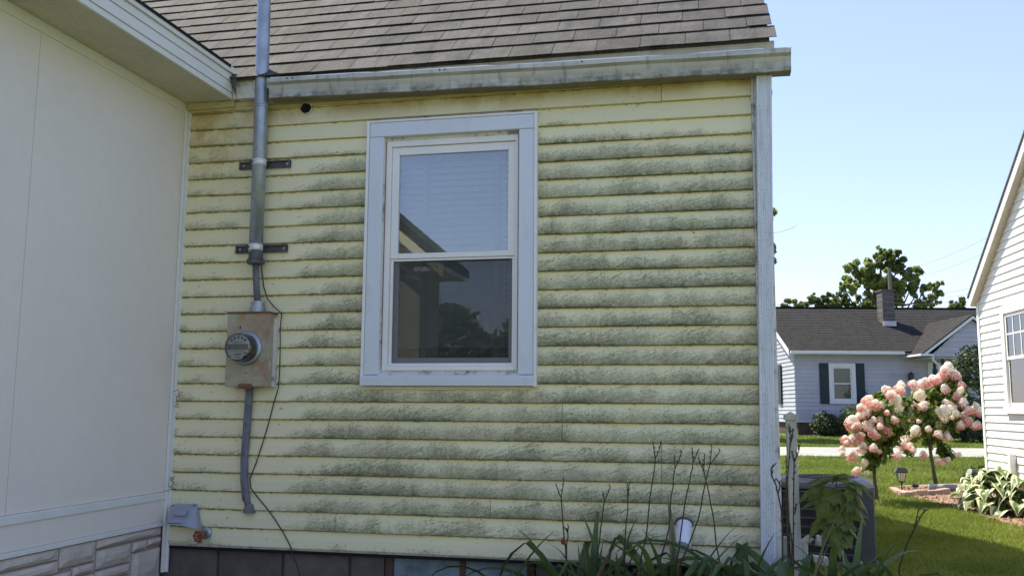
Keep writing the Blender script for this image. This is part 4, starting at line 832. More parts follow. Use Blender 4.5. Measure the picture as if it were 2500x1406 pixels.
ed = [(2172, 1199), (2190, 1209), (2212, 1215), (2238, 1212), (2268, 1211), (2300, 1209), (2322, 1206)]
names = ['first edging brick at the left tip of the mulch bed', 'edging brick left of the path light, second from the bed tip', 'tilted edging brick in front of the path light', 'edging brick in front of the tan ornament', 'edging brick before the grey drain pipe', 'last edging brick at the right end of the row']
for i in range(6):
    a, b = on_g(*ed[i]), on_g(*ed[i+1]); v = b-a; L = np.linalg.norm(v[:2]); v /= np.linalg.norm(v); nrm = np.array([-v[1], v[0], 0]); hh = R.uniform(.07, .095)
    o = obj('edging_brick', MB().obox(a+v*.01+np.array([0, 0, -.03]), v*(L-.02), nrm*.10, (0, 0, hh+.03)), M['brick'], bevel=.012); tag(o, names[i], 'brick', 'bricks edging the mulch bed')
def corrugated(pts, r0):
    path = []; rad = []
    P = [np.array(p) for p in pts]
    for i in range(len(P)-1):
        n = max(6, int(np.linalg.norm(P[i+1]-P[i])/.014))
        for j in range(n): path.append(P[i]+(P[i+1]-P[i])*j/n); rad.append(r0*(1.0 if len(rad) % 2 else .90))
    return MB().tube(path, rad, 14)
pa = [on_g(x, y, .055) for x, y in ((2266, 1189), (2300, 1190), (2338, 1191))]; pb = [on_g(2368, 1196, .06), on_g(2392, 1184, .08), at_d(2414, 1166, 12.9), at_d(2418, 1150, 12.95)]
tag(obj('drain_pipe', corrugated(pa, .058), M['drainpipe']), 'grey corrugated drain pipe lying along the mulch bed', 'drain pipe')
tag(obj('drain_elbow', corrugated(pb, .05), M['drainpipe']), 'grey corrugated elbow leading from the white house corner towards the bed', 'drain pipe')
g = on_g(2385, 1178)
wd_ = thing('weed_clump', 'wispy green and tan weeds at the foot of the white house corner', 'weeds', tuple(g))
leaf_cloud([(g[0], g[1], g[2]+.12, .16), (g[0]+.15, g[1]-.05, g[2]+.18, .15), (g[0]-.15, g[1], g[2]+.07, .12)], 420, .055, M['weed'], 'leaves', wd_, 5, .2)
mb = MB()
for i in range(34): a = g+np.array([R.uniform(-.22, .28), R.uniform(-.12, .12), 0]); mb.tube([a, a+np.array([R.uniform(-.16, .16), R.uniform(-.1, .1), R.uniform(.12, .34)])], [.004, .0015], 4)
obj('stems', mb, M['weed'], wd_)
p = at_d(2376, 1153, 12.6); sp = thing('garden_spotlight', 'small silver and black spotlight poking out of the weeds', 'spotlight', (p[0], p[1], float(gz(p[0], p[1]))))
hz = p[2]-float(gz(p[0], p[1])); obj('stake', MB().tube([(0, 0, 0), (0, 0, hz-.02)], .010, 6), M['lantern'], sp, local=True); obj('lamp_head', MB().tube([(-.05, -.03, hz+.01), (.02, .02, hz), (.07, .05, hz-.01)], [.042, .046, .03], 12), M['lantern'], sp, local=True); obj('face', MB().tube([(-.060, -.037, hz+.012), (-.0515, -.031, hz+.0105)], [.036, .041], 12), M['silver'], sp, local=True)
# hosta -----------------------------------------------------------------------
def hosta_leaf(seed):
    r = random.Random(seed); mb = MB(); n = 9; V = []; ed_ = []; bend = r.uniform(.9, 1.5)
    for i in range(n):
        t = i/(n-1); wd = .33*math.sin(math.pi*min(1, (t*.93+.07))**.75)*(1-t**4*.6)+.004; x = math.sin(t*bend)/bend*1.0; z = .30*math.sin(t*math.pi*.55)-.55*t*t
        for k, u in enumerate((-1, -.6, 0, .6, 1)): V.append((x, wd*u, z + abs(u)*.10*math.sin(t*math.pi) + .03*math.sin(t*9+u*4+seed))); ed_.append(min(1, abs(u)*.72+max(0, t-.72)*1.1))
    mb.add(V, [(i*5+k, (i+1)*5+k, (i+1)*5+k+1, i*5+k+1) for i in range(n-1) for k in range(4)])
    me = bpy.data.meshes.new('leaf'); me.from_pydata(mb.v, [], mb.f); at = me.attributes.new('edge', 'FLOAT', 'POINT'); at.data.foreach_set('value', ed_); me.update(); me.polygons.foreach_set('use_smooth', [True]*len(me.polygons)); me.materials.append(M['hosta']); return me
hl = [hosta_leaf(i) for i in range(4)]
for cx, cy, n, lab, sd, sc_ in ((2448, 1252, 84, 'big variegated hosta with white edged leaves below the white house wall', 3, 1.15), (2530, 1262, 40, 'second variegated hosta half cut off by the right picture edge', 5, 1.2), (2398, 1222, 26, 'smaller variegated hosta nearest the drain pipe', 9, .9)):
    g = on_g(cx, cy); h_ = thing('hosta', lab, 'hosta', tuple(g), 0, 'hostas by the white house'); r = random.Random(sd)
    for i in range(n):
        t = i/n; a = i*2.4+r.uniform(-.4, .4); o = obj('leaf', hl[r.randrange(4)], None, h_, local=True); rr = (.04+.24*t)*sc_
        o.location = (rr*math.cos(a), rr*math.sin(a), (.40-.30*t+r.uniform(-.03, .03))*sc_); o.rotation_euler = (r.uniform(-.25, .25), -.25+.75*t+r.uniform(-.2, .2), a+r.uniform(-.3, .3)); k = r.uniform(.24, .34)*sc_; o.scale = (k, k*r.uniform(.85, 1.1), k)
    mb = MB()
    for i in range(12): a = i*.52; mb.tube([(0, 0, 0), (.10*math.cos(a), .10*math.sin(a), .15), (.2*math.cos(a), .2*math.sin(a), .24)], .005, 4)
    obj('leaf_stalks', mb, M['weed'], h_, local=True)

# ================================================================== WHITE NEIGHBOUR HOUSE (right)
NP = np.array([6.716, 9.098]); ND = np.array([.0721, -.9974])      # far corner, direction along the wall towards us
NX = np.array([-ND[1], ND[0]])                                       # into the house
nb = thing('white_house', 'bright white sided gable house at the right edge, lit by the sun', 'house', (NP[0]+ND[0]*3.5+NX[0]*3, NP[1]+ND[1]*3.5+NX[1]*3, GB))
def nw(s, o, z): q = NP + ND*s + NX*o; return np.array([q[0], q[1], z])      # s along wall, o into the house
NZ = -.075; NW = 7.0; pitch = .76; ez = 2.27
def nbox(mb, s0, s1, o0, o1, z0, z1): return mb.obox(nw(s0, o0, z0), nw(s1, o0, z0)-nw(s0, o0, z0), nw(s0, o1, z0)-nw(s0, o0, z0), (0, 0, z1-z0))
mb = MB().prism([nw(0, .02, NZ), nw(NW, .02, NZ), nw(NW, .02, ez), nw(NW/2, .02, ez+NW/2*pitch), nw(0, .02, ez)], nw(0, 9, 0)-nw(0, .02, 0)); obj('body', mb, M['nsiding'], nb)
nf = obj('foundation', nbox(MB(), .03, NW-.03, .03, 8.9, GB-.1, NZ-.002), M['nfound'], nb)
wsill, whead, ws0, ws1 = .80, 2.13, .88, 1.80
def clip_s(z): return max(.055, (z-ez-.06)/pitch+.02)
nwall = obj('corner_trim', nbox(MB(), -.012, .055, -.022, .018, NZ, ez+.02), M['nsiding'], nb)
for i in range(44):
    z0 = NZ+i*E_; z1 = z0+E_+.002; sa = clip_s(z0); smax = NW-.05 if z1 < ez else NW-clip_s(z1)
    if smax-sa < .2: break
    spans = [(sa, smax)] if (z1 < wsill+.02 or z0 > whead-.02) else [(sa, ws0+.005), (ws1-.005, smax)]
    for a, b in spans:
        sb = max(a, clip_s(z1)) if z1 > ez else a
        mb = MB().add([nw(a, .019, z0), nw(b, .019, z0), nw(b, -.011, z0), nw(a, -.011, z0), nw(sb, .019, z1), nw(b, .019, z1), nw(b, .004, z1), nw(sb, .004, z1)], [(0,1,2,3), (3,2,6,7), (4,7,6,5), (0,3,7,4), (1,5,6,2), (0,4,5,1)])
        obj('siding_board', mb, M['nsiding'], nb)
def rk(s, o, dz): return nw(s, o, ez + s*pitch + dz)
s0r = -.03
for nm, d0, d1, o0, o1, m_ in (('rake_board', 0., .143, -.10, -.075, M['nsiding']), ('rake_soffit', -.012, -.001, -.085, .02, M['nsoffit'])):
    mb = MB().add([rk(s0r, o0, d0), rk(NW/2, o0, d0), rk(NW/2, o1, d0), rk(s0r, o1, d0), rk(s0r, o0, d1), rk(NW/2, o0, d1), rk(NW/2, o1, d1), rk(s0r, o1, d1)], [(0,3,2,1), (4,5,6,7), (0,1,5,4), (1,2,6,5), (2,3,7,6), (3,0,4,7)]); obj(nm, mb, m_, nb)
mb = MB().add([rk(s0r-.05, -.115, .146), rk(NW/2, -.115, .146), rk(NW/2, 9.1, .146), rk(s0r-.05, 9.1, .146), rk(s0r-.05, -.115, .172), rk(NW/2, -.115, .172), rk(NW/2, 9.1, .172), rk(s0r-.05, 9.1, .172)], [(0,3,2,1), (4,5,6,7), (0,1,5,4), (1,2,6,5), (2,3,7,6), (3,0,4,7)]); obj('roof', mb, M['nshingle'], nb)
def rk2(s, o, dz): return nw(s, o, ez + (NW-s)*pitch + dz)
mb = MB().add([rk2(NW+.3, -.115, .146), rk2(NW/2+.001, -.115, .146), rk2(NW/2+.001, 9.1, .146), rk2(NW+.3, 9.1, .146), rk2(NW+.3, -.115, .172), rk2(NW/2+.001, -.115, .172), rk2(NW/2+.001, 9.1, .172), rk2(NW+.3, 9.1, .172)], [(0,1,2,3), (4,7,6,5), (0,4,5,1), (1,5,6,2), (2,6,7,3), (3,7,4,0)]); obj('roof', mb, M['nshingle'], nb)
obj('eave_box', nbox(MB(), -.09, -.014, -.085, 9, ez-.03, ez+.09), M['nsiding'], nb); obj('gutter', nbox(MB(), -.19, -.095, -.07, 9, ez-.01, ez+.085), M['nsiding'], nb, bevel=.01)
nwin = obj('window', nbox(nbox(nbox(nbox(MB(), ws0, ws0+.10, -.035, .018, wsill, whead), ws1-.10, ws1, -.035, .018, wsill, whead), ws0+.10, ws1-.10, -.035, .018, whead-.10, whead), ws0-.02, ws1+.02, -.05, .018, wsill-.05, wsill+.04), M['nsiding'], nb)
mz = (wsill+whead)/2-.01; mb = MB()
for z0, z1, o in ((wsill+.045, mz+.02, .006), (mz-.02, whead-.105, -.006)):
    nbox(mb, ws0+.102, ws0+.14, o-.012, o+.012, z0, z1); nbox(mb, ws1-.14, ws1-.102, o-.012, o+.012, z0, z1); nbox(mb, ws0+.14, ws1-.14, o-.012, o+.012, z0, z0+.04); nbox(mb, ws0+.14, ws1-.14, o-.012, o+.012, z1-.04, z1)
obj('sash', mb, M['nsiding'], nwin)
obj('curtain', nbox(nbox(MB(), ws0+.142, ws0+.33, .004, .012, mz+.022, whead-.145), ws1-.33, ws1-.142, .004, .012, mz+.022, whead-.145), M['curtain'], nwin)
obj('dark_room', nbox(MB(), ws0+.142, ws1-.142, .0125, .0165, wsill+.09, whead-.145), M['black'], nwin)
obj('glass_pane', nbox(nbox(MB(), ws0+.14, ws1-.14, -.0025, .0005, wsill+.086, mz-.021), ws0+.14, ws1-.14, -.008, -.005, mz+.021, whead-.146), M['glass'], nwin)
mb = MB(); nbox(mb, ws0+.14, ws1-.14, -.012, -.0085, mz+.30, mz+.318)
for s_ in (ws0+.34, ws0+.58): nbox(mb, s_, s_+.018, -.0125, -.009, mz+.021, whead-.146)
obj('muntin', mb, M['nsiding'], nwin)
so, zo = .93, .03
obj('outlet_box', nbox(MB(), so, so+.09, -.06, -.012, zo, zo+.20), M['nsiding'], nb, bevel=.006); obj('outlet_cover', nbox(MB(), so+.10, so+.135, -.085, -.012, zo-.03, zo+.22), M['nsiding'], nb, bevel=.004)
obj('drain_stub', MB().tube([nw(.035, -.05, -.15), nw(.04, -.05, .0)], .028, 10), M['nsiding'], nb)

# ================================================================== FAR WHITE HOUSE
D0 = 32.
def fw(l, d, z): q = CAM + FH*(D0+d) + RH*l; return np.array([q[0], q[1], z])
fz0_ = float(gz(*fw(12, 0, 0)[:2]))
far = thing('far_house', 'low white house with grey roof and navy shutters across the street', 'house', tuple(fw(13, 3.5, fz0_)))
def fbox(mb, l0, l1, d0, d1, z0, z1): return mb.obox(fw(l0, d0, z0), fw(l1, d0, z0)-fw(l0, d0, z0), fw(l0, d1, z0)-fw(l0, d0, z0), (0, 0, z1-z0))
FL0, FL1, FB, FE, FD = 9.78, 19.5, .34, 2.72, 6.6; rz_ = 4.62; rise = (rz_-FE)
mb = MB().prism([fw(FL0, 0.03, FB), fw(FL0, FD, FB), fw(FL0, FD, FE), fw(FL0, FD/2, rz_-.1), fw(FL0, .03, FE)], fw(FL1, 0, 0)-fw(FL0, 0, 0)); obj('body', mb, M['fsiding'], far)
obj('foundation', fbox(MB(), FL0+.05, FL1, .06, FD, fz0_-.3, FB-.002), M['fbase'], far)
for i in range(17):
    z0 = FB+i*.14; z1 = z0+.141
    segs = [(FL0-.02, FL1)]
    if 1.0 < z1 and z0 < 2.36: segs = [(FL0-.02, 10.91), (11.86, FL1)]
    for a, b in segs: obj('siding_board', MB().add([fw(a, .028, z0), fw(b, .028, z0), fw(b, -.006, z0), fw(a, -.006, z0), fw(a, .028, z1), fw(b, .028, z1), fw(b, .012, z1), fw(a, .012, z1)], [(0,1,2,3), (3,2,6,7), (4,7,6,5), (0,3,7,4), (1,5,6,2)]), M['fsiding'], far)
    obj('siding_board', MB().add([fw(FL0-.034, .02, z0), fw(FL0-.034, FD, z0), fw(FL0-.001, FD, z0), fw(FL0-.001, .02, z0), fw(FL0-.012, .02, z1), fw(FL0-.012, FD, z1), fw(FL0-.001, FD, z1), fw(FL0-.001, .02, z1)], [(0,1,2,3), (0,4,5,1), (4,7,6,5), (0,3,7,4), (1,5,6,2)]), M['fsiding'], far)
for i in range(12):
    z0 = FE+i*.14; z1 = z0+.141; da = (z0-FE)/rise*FD/2+.05; db = FD-da
    if db-da < .4: break
    obj('siding_board', MB().add([fw(FL0-.034, da, z0), fw(FL0-.034, db, z0), fw(FL0-.001, db, z0), fw(FL0-.001, da, z0), fw(FL0-.012, da+.2, z1), fw(FL0-.012, db-.2, z1), fw(FL0-.001, db-.2, z1), fw(FL0-.001, da+.2, z1)], [(0,1,2,3), (0,4,5,1), (4,7,6,5), (0,3,7,4), (1,5,6,2)]), M['fsiding'], far)
nrow = 26; mb = MB()
def fr(t, l, h): d = -.30+(FD/2+.30)*t; z = FE+.04+(rz_-FE-.02)*t; return fw(l, d, z+h)
for i in range(nrow):
    t0, t1 = i/nrow, (i+1.15)/nrow; mb.add([fr(t0, FL0-.28, .022), fr(t0, FL1+.3, .022), fr(t1, FL1+.3, .008), fr(t1, FL0-.28, .008), fr(t0, FL0-.28, -.02), fr(t0, FL1+.3, -.02)], [(0,1,2,3), (4,5,1,0)])
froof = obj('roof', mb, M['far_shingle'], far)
obj('rear_roof', MB().prism([fw(FL0-.28, FD/2, rz_+.02), fw(FL0-.28, FD/2, rz_-.05), fw(FL0-.28, FD+.3, FE-.03), fw(FL0-.28, FD+.3, FE+.04)], fw(FL1+.3, 0, 0)-fw(FL0-.28, 0, 0)), M['far_shingle'], far)
obj('ridge_cap', fbox(MB(), FL0-.28, FL1+.3, FD/2-.10, FD/2+.10, rz_+.03, rz_+.05), M['far_shingle'], far)
obj('rake_board', MB().add([fr(0, FL0-.30, -.16), fr(1, FL0-.30, -.16), fr(1, FL0-.285, -.16), fr(0, FL0-.285, -.16), fr(0, FL0-.30, .03), fr(1, FL0-.30, .03), fr(1, FL0-.285, .03), fr(0, FL0-.285, .03)], [(0,3,2,1), (4,5,6,7), (0,1,5,4), (1,2,6,5), (2,3,7,6), (3,0,4,7)]), M['fwhite'], far)
obj('gutter', fbox(MB(), FL0-.25, 13.42, -.40, -.305, FE-.06, FE+.045), M['fwhite'], far, bevel=.01); obj('soffit', fbox(MB(), FL0-.2, FL1, -.30, .025, FE-.03, FE-.015), M['fwhite'], far)
def far_window(lg, rg, z0, z1, tr, d, par, shade_m):
    o = obj('window', fbox(fbox(fbox(fbox(MB(), lg-tr, lg, d-.05, d+.03, z0-tr, z1+tr), rg, rg+tr, d-.05, d+.03, z0-tr, z1+tr), lg, rg, d-.05, d+.03, z1, z1+tr), lg, rg, d-.05, d+.03, z0-tr, z0), M['fwhite'], par)
    mz_ = (z0+z1)/2; obj('sash', fbox(fbox(fbox(fbox(fbox(MB(), lg, lg+.035, d-.02, d+.02, z0, z1), rg-.035, rg, d-.02, d+.02, z0, z1), lg+.035, rg-.035, d-.02, d+.02, mz_-.02, mz_+.02), lg+.035, rg-.035, d-.02, d+.02, z0, z0+.035), lg+.035, rg-.035, d-.02, d+.02, z1-.035, z1), M['fwhite'], o)
    obj('shade', fbox(MB(), lg+.036, rg-.036, d+.012, d+.018, z0+.036, z1-.036), shade_m, o); obj('glass_pane', fbox(MB(), lg+.035, rg-.035, d-.006, d-.002, z0+.035, z1-.035), M['farglass'], o); return o
far_window(11.06, 11.70, 1.12, 2.22, .14, 0, far, M['shade'])
for a, b in ((10.60, 10.90), (11.86, 12.15)):
    s_ = obj('shutter', fbox(MB(), a, b, -.045, -.008, .98, 2.37), M['shutter'], far, bevel=.006)
    for z in (1.06, 1.70): obj('raised_panel', fbox(MB(), a+.05, b-.05, -.055, -.0455, z, z+.56), M['shutter'], s_, bevel=.006)
# side window of the far gable end
o = obj('window', MB().obox(fw(FL0-.06, 1.9, 1.0), fw(FL0-.036, 1.9, 0)-fw(FL0-.06, 1.9, 0), fw(FL0-.06, 2.9, 0)-fw(FL0-.06, 1.9, 0), (0, 0, 1.36)), M['fwhite'], far); obj('glass_pane', MB().obox(fw(FL0-.068, 2.08, 1.14), fw(FL0-.061, 1.9, 0)-fw(FL0-.068, 1.9, 0), fw(FL0-.06, 2.72, 0)-fw(FL0-.06, 2.08, 0), (0, 0, 1.08)), M['black'], o)
for d in (1.50, 2.92): obj('shutter', MB().obox(fw(FL0-.085, d, .98), fw(FL0-.036, 0, 0)-fw(FL0-.085, 0, 0), fw(0, .36, 0)-fw(0, 0, 0), (0, 0, 1.40)), M['shutter'], far)
# chimney
ch = obj('chimney', fbox(MB(), 13.60, 14.02, 1.75, 2.25, 3.6, 5.12), M['mortar'], froof)
for i in range(7):
    z = 3.72+i*.2; fbx = fbox(MB(), 13.585, 14.035, 1.735, 2.265, z, z+.182); obj('chimney_block', fbx, M['chim'], froof, bevel=.01)
obj('chimney_cap', fbox(MB(), 13.55, 14.07, 1.70, 2.30, 5.11, 5.17), M['chim'], froof); obj('flashing', fbox(MB(), 13.57, 14.05, 1.70, 1.733, 3.80, 4.0), M['flash'], froof)
# entrance gable
PL, PR_, PA, PE, PAZ = 13.62, 17.0, 15.3, 2.66, 3.92; pd = -1.25
mb = MB().prism([fw(PL+.25, pd, PE-.12), fw(PR_-.1, pd, PE-.12), fw(PA, pd, PAZ-.1)], fw(0, .05, 0)-fw(0, 0, 0)); pg = obj('porch_gable', mb, M['fsiding'], far)
for i in range(7):
    z0 = PE-.10+i*.16; k0 = max(0, (z0-PE+.12)/(PAZ-PE)); la, lb = PL+.28+(PA-PL-.25)*k0, PR_-.1-(PR_-PA-.1)*k0
    if lb-la > .4: obj('siding_board', MB().add([fw(la, pd-.002, z0), fw(lb, pd-.002, z0), fw(lb, pd-.022, z0), fw(la, pd-.022, z0), fw(la+.13, pd-.003, z0+.158), fw(lb-.13, pd-.003, z0+.158)], [(0,1,2,3), (3,2,5,4), (0,3,4), (1,5,2)]), M['fsiding'], pg)
for sgn, le in ((1, PL-.05), (-1, PR_+.15)):
    mb = MB(); nr = 12
    for i in range(nr):
        t0, t1 = i/nr, (i+1.1)/nr; f = lambda t, d, h: fw(le+(PA-le)*t, d, PE-.02+(PAZ-PE+.04)*t+h)
        vs = [f(t0, pd-.16, .02), f(t0, 1.8, .02), f(min(t1, 1), 1.8, .006), f(min(t1, 1), pd-.16, .006), f(t0, pd-.16, -.03), f(t0, 1.8, -.03), f(min(t1, 1), pd-.16, -.03)]
        mb.add(vs, [(0,1,2,3) if sgn < 0 else (3,2,1,0), (0,4,5,1), (0,3,6,4)])
    obj('porch_roof', mb, M['far_shingle'], far)
obj('porch_eave', fbox(MB(), PL-.12, PL+.32, pd-.18, 0, PE-.10, PE-.03), M['fwhite'], far, bevel=.01); obj('porch_ceiling', fbox(MB(), PL+.2, PR_, pd+.06, .02, PE-.16, PE-.13), M['fwhite'], far)
for le in (PL-.02, PR_+.12): obj('rake_board', MB().obox(fw(le, pd-.165, PE-.13), fw(PA, 0, PAZ-.02)-fw(le, 0, PE-.03), fw(0, .02, 0)-fw(0, 0, 0), (0, 0, .10)), M['fwhite'], far)
obj('downspout', MB().tube([fw(13.92, pd-.1, PE-.1), fw(13.95, pd-.1, PE-.25), fw(14.16, pd-.02, PE-.42), fw(14.18, pd-.02, .4)], .045, 8), M['fwhite'], far)
obj('door', fbox(MB(), 14.35, 15.25, -.02, .0, .45, 2.42), M['fwhite'], far); obj('door_glass', fbox(MB(), 14.5, 15.1, -.028, -.021, 1.5, 2.2), M['shade'], far)
for l in (14.02, 14.30): obj('porch_post', fbox(MB(), l, l+.07, pd+.05, pd+.12, .2, PE-.17), M['shutter'], far)
obj('wall_lamp', MB().lathe([(.05, 0), (.09, .06), (.09, .22), (.03, .30)], 8, tuple(fw(13.72, -.10, 1.78))), M['lantern'], far)

# shrubs in front of the far house
def shrub(label, l, d, z, blobs, n, size, m, cat='shrub', nm='boxwood_shrub', grp=None, seed=1):
    b = fw(l, d, 0); zz = float(gz(b[0], b[1])); t = thing(nm, label, cat, (b[0], b[1], zz), 0, grp)
    leaf_cloud([tuple(np.array(fw(l+dx, d+dd, zz+dz)))+(r_, q_) for dx, dd, dz, r_, q_ in blobs], n, size, m, 'foliage', t, seed, shell=.7)
    obj('stem', MB().tube([(b[0], b[1], zz), (b[0], b[1], zz+.5)], .05, 6), M['bark'], t); return t
def fl(px, d): return float((at_d(px, 1000, D0+d)-CAM) @ RH)
shrub('dark rounded boxwood under the far navy shutter', fl(2012, -1), -1., 0, [(0, 0, .42, .42, .95), (.12, .05, .36, .44, .9)], 2600, .07, M['yew'], grp='rounded shrubs by the far house', seed=2)
shrub('paler rounded boxwood right of the far window', fl(2082, -1.2), -1.2, 0, [(0, 0, .68, .42, .85), (.15, .1, .42, .45, .9), (-.08, 0, .40, .40, .9)], 2800, .07, M['hydleaf'], grp='rounded shrubs by the far house', seed=4)
shrub('tall dark evergreen bush beside the far porch', fl(2355, -4), -4., 0, [(0, 0, 1.4, .72, 1.1), (.25, 0, 2.2, .60, 1), (-.2, .1, .9, .7, 1), (.2, -.1, .5, .7, .9), (.45, .1, 2.55, .38, 1.1)], 5200, .10, M['yew'], nm='evergreen_bush', seed=6)
shrub('thin upright shrub against the wall right of the far shutter', fl(2121, -.5), -.5, 0, [(0, 0, 1.4, .10, 1.4), (.04, 0, 1.1, .12, 1.3), (-.03, 0, .8, .14, 1.3), (0, 0, .5, .16, 1.2)], 300, .06, M['yew'], nm='thin_shrub', seed=7)
for l, wd, lab, sd in ((17.5, 1.6, 'low dark hedge along the far house right of the porch', 8), (12.9, .9, 'low dark planting behind the pink hydrangeas at the far wall', 9)):
    shrub(lab, l, -.8, 0, [(dx, R.uniform(-.2, .2), .28, .38, .8) for dx in np.arange(-wd, wd, .35)], 2200, .08, M['yew'], nm='low_hedge', seed=sd)

# ================================================================== TREES, POLE, WIRES
def tree(label, px, dd, base_off, blobs, n, size, seed, trunk_r=.22, grp='trees beyond the houses', m='treeleaf', shell=.35):
    b = CAM+FH*dd+RH*base_off; zz = float(gz(b[0], b[1])); t = thing('leafy_tree', label, 'tree', (b[0], b[1], zz), 0, grp)
    B = [tuple(at_d(x, y, dd+off))+(r_*dd/FPX, .95) for x, y, r_, off in blobs]
    c = np.mean([q[:3] for q in B], 0); mb = MB().tube([(b[0], b[1], zz-.1), (b[0], b[1], zz+(c[2]-zz)*.5), tuple(c)], [trunk_r, trunk_r*.7, trunk_r*.35], 9)
    obj('trunk', mb, M['bark'], t)
    mb = MB()
    for q in B: p = np.array(q[:3]); s_ = np.array([b[0], b[1], zz+(c[2]-zz)*R.uniform(.45, .85)]); mb.tube([s_, (s_+p)/2+np.array([R.uniform(-.3, .3), 0, -.2]), p], [trunk_r*.35, trunk_r*.22, trunk_r*.08], 5)
    obj('limbs', mb, M['bark'], t)
    r2 = random.Random(seed); BB = []
    for q in B:
        for _ in range(13):
            u = np.array([r2.gauss(0, 1), r2.gauss(0, 1), r2.gauss(0, 1)]); u /= np.linalg.norm(u); k_ = r2.uniform(.18, .36)
            BB.append(tuple(np.array(q[:3])+u*q[3]*r2.uniform(.35, 1.05))+(q[3]*k_, .9))
    leaf_cloud(BB, n, size, M[m], 'crown', t, seed, .3, .2, shell=.25); return t
tree('large broad leafed tree behind the far chimney', 2165, 62, fl(2160, 30), [(2105,690,34,0),(2075,690,26,1),(2085,655,24,0),(2115,660,28,0),(2150,635,26,0),(2180,620,22,0),(2200,640,28,0),(2225,660,26,0),(2200,680,36,1),(2160,680,38,0),(2230,690,22,0),(2150,615,14,0),(2135,720,34,0),(2190,720,36,0),(2240,715,22,0),(2262,700,14,0),(2255,735,24,0),(2287,700,13,1),(2290,715,14,1),(2278,735,18,1),(2297,692,8,0),(2060,700,14,0)], 34000, .19, 41, .35)
tree('lower tree group left of the large tree, above the far roof', 2040, 55, fl(2040, 23), [(2000,740,22,0),(2025,735,24,0),(1985,728,14,0),(2060,740,24,0),(2090,745,24,0),(2045,725,14,0),(2110,748,18,0),(2015,755,24,0),(2070,755,24,0),(1935,750,22,1),(1960,752,20,1),(1915,745,14,1)], 14000, .18, 43)
tree('small tree tip above the right end of the far roof', 2340, 60, fl(2340, 28), [(2335,742,12,0),(2350,735,9,0),(2325,752,12,0),(2345,755,14,0)], 1600, .25, 47)
tree('tree mostly hidden behind the yellow house, twig ends showing past the downspout', 1780, 30.5, fl(1738, -1.5), [(1690,520,90,0),(1760,560,80,0),(1800,600,70,0),(1740,660,80,0),(1830,560,40,0),(1868,515,20,0),(1845,640,40,0),(1870,620,18,0),(1700,620,100,0),(1640,560,100,0),(1878,596,14,0),(1884,520,9,0),(1886,632,9,0)], 9000, .22, 53)
for i, (l, d, h, rr, sd) in enumerate([(-16, 40, 9, 3.4, 1), (24, 30, 8, 3.0, 2)]): pass
pb_ = CAM+FH*60+RH*(fl(2170, 28)*1.0); pz_ = float(gz(pb_[0], pb_[1]))
pole = thing('utility_pole', 'grey timber utility pole rising behind the far chimney', 'utility pole', (pb_[0], pb_[1], pz_)); pt_ = at_d(2171, 655, 60)
obj('shaft', MB().tube([(pt_[0], pt_[1], pz_), tuple(pt_)], [.17, .11], 10), M['pole'], pole)
def wire(label, pts, r_=.012):
    r_ *= .65
    P = [at_d(*p) for p in pts]; path = []
    for t in np.linspace(0, 1, 15): path.append(P[0]*(1-t)+P[-1]*t-np.array([0, 0, .25*4*t*(1-t)*(1 if len(pts) < 3 else pts[2][0])]))
    return tag(obj('power_line', MB().tube(path, r_, 4), M['wire']), label, 'power line', 'overhead wires')
wire('power line sloping up from the far pole towards the white gable, highest of the set', [(2172, 668, 60), (2420, 575, 50)], .010)
wire('second power line just under the highest one, towards the white gable', [(2172, 690, 60), (2420, 610, 50)], .010)
wire('upper of three level wires meeting the white house eave', [(2172, 718, 60), (2390, 698, 45)])
wire('middle of three level wires meeting the white house eave', [(2172, 727, 60), (2390, 711, 45)])
wire('lowest of three level wires meeting the white house eave', [(2172, 738, 60), (2390, 722, 45)])
wire('service line running from the far pole down to the left of the far roof', [(2172, 680, 60), (1897, 745, 36)], .014)
wire('short wire passing behind the white downspout against the sky', [(1800, 546, 26), (1945, 551, 26)], .007)

# ================================================================== BEHIND THE CAMERA (seen only in the window reflection)
ga = thing('shallow_garage', 'cream gabled garage behind the viewer, made shallow, mirrored in the window', 'unseen garage', (-3.4, -7.5, GB))  # unseen garage, cut shallow to shape its reflection in the window
gx, gy, ge = -.80, -6.9, 3.0
obj('walls', MB().prism([(gx, gy, GB), (gx-5, gy, GB), (gx-5, gy, ge), (gx-2.5, gy, ge+2.1), (gx, gy, ge)], (0, -.9, 0)), M['garage'], ga)
obj('roof', MB().prism([(gx+.42, gy+.3, ge-.25), (gx-2.5, gy+.3, ge+2.21), (gx-5.42, gy+.3, ge-.25), (gx-5.42, gy+.3, ge-.33), (gx-2.5, gy+.3, ge+2.07), (gx+.42, gy+.3, ge-.37)], (0, -1.3, 0)), M['far_shingle'], ga)
obj('rake_board', MB().prism([(gx+.42, gy+.32, ge-.39), (gx-2.5, gy+.32, ge+2.05), (gx-2.5, gy+.32, ge+1.87), (gx+.42, gy+.32, ge-.53)], (0, -.02, 0)), M['garage'], ga); obj('eave_box', MB().box(gx+.002, gy-.8, ge-.43, gx+.42, gy+.29, ge-.375), M['wtrim'], ga)
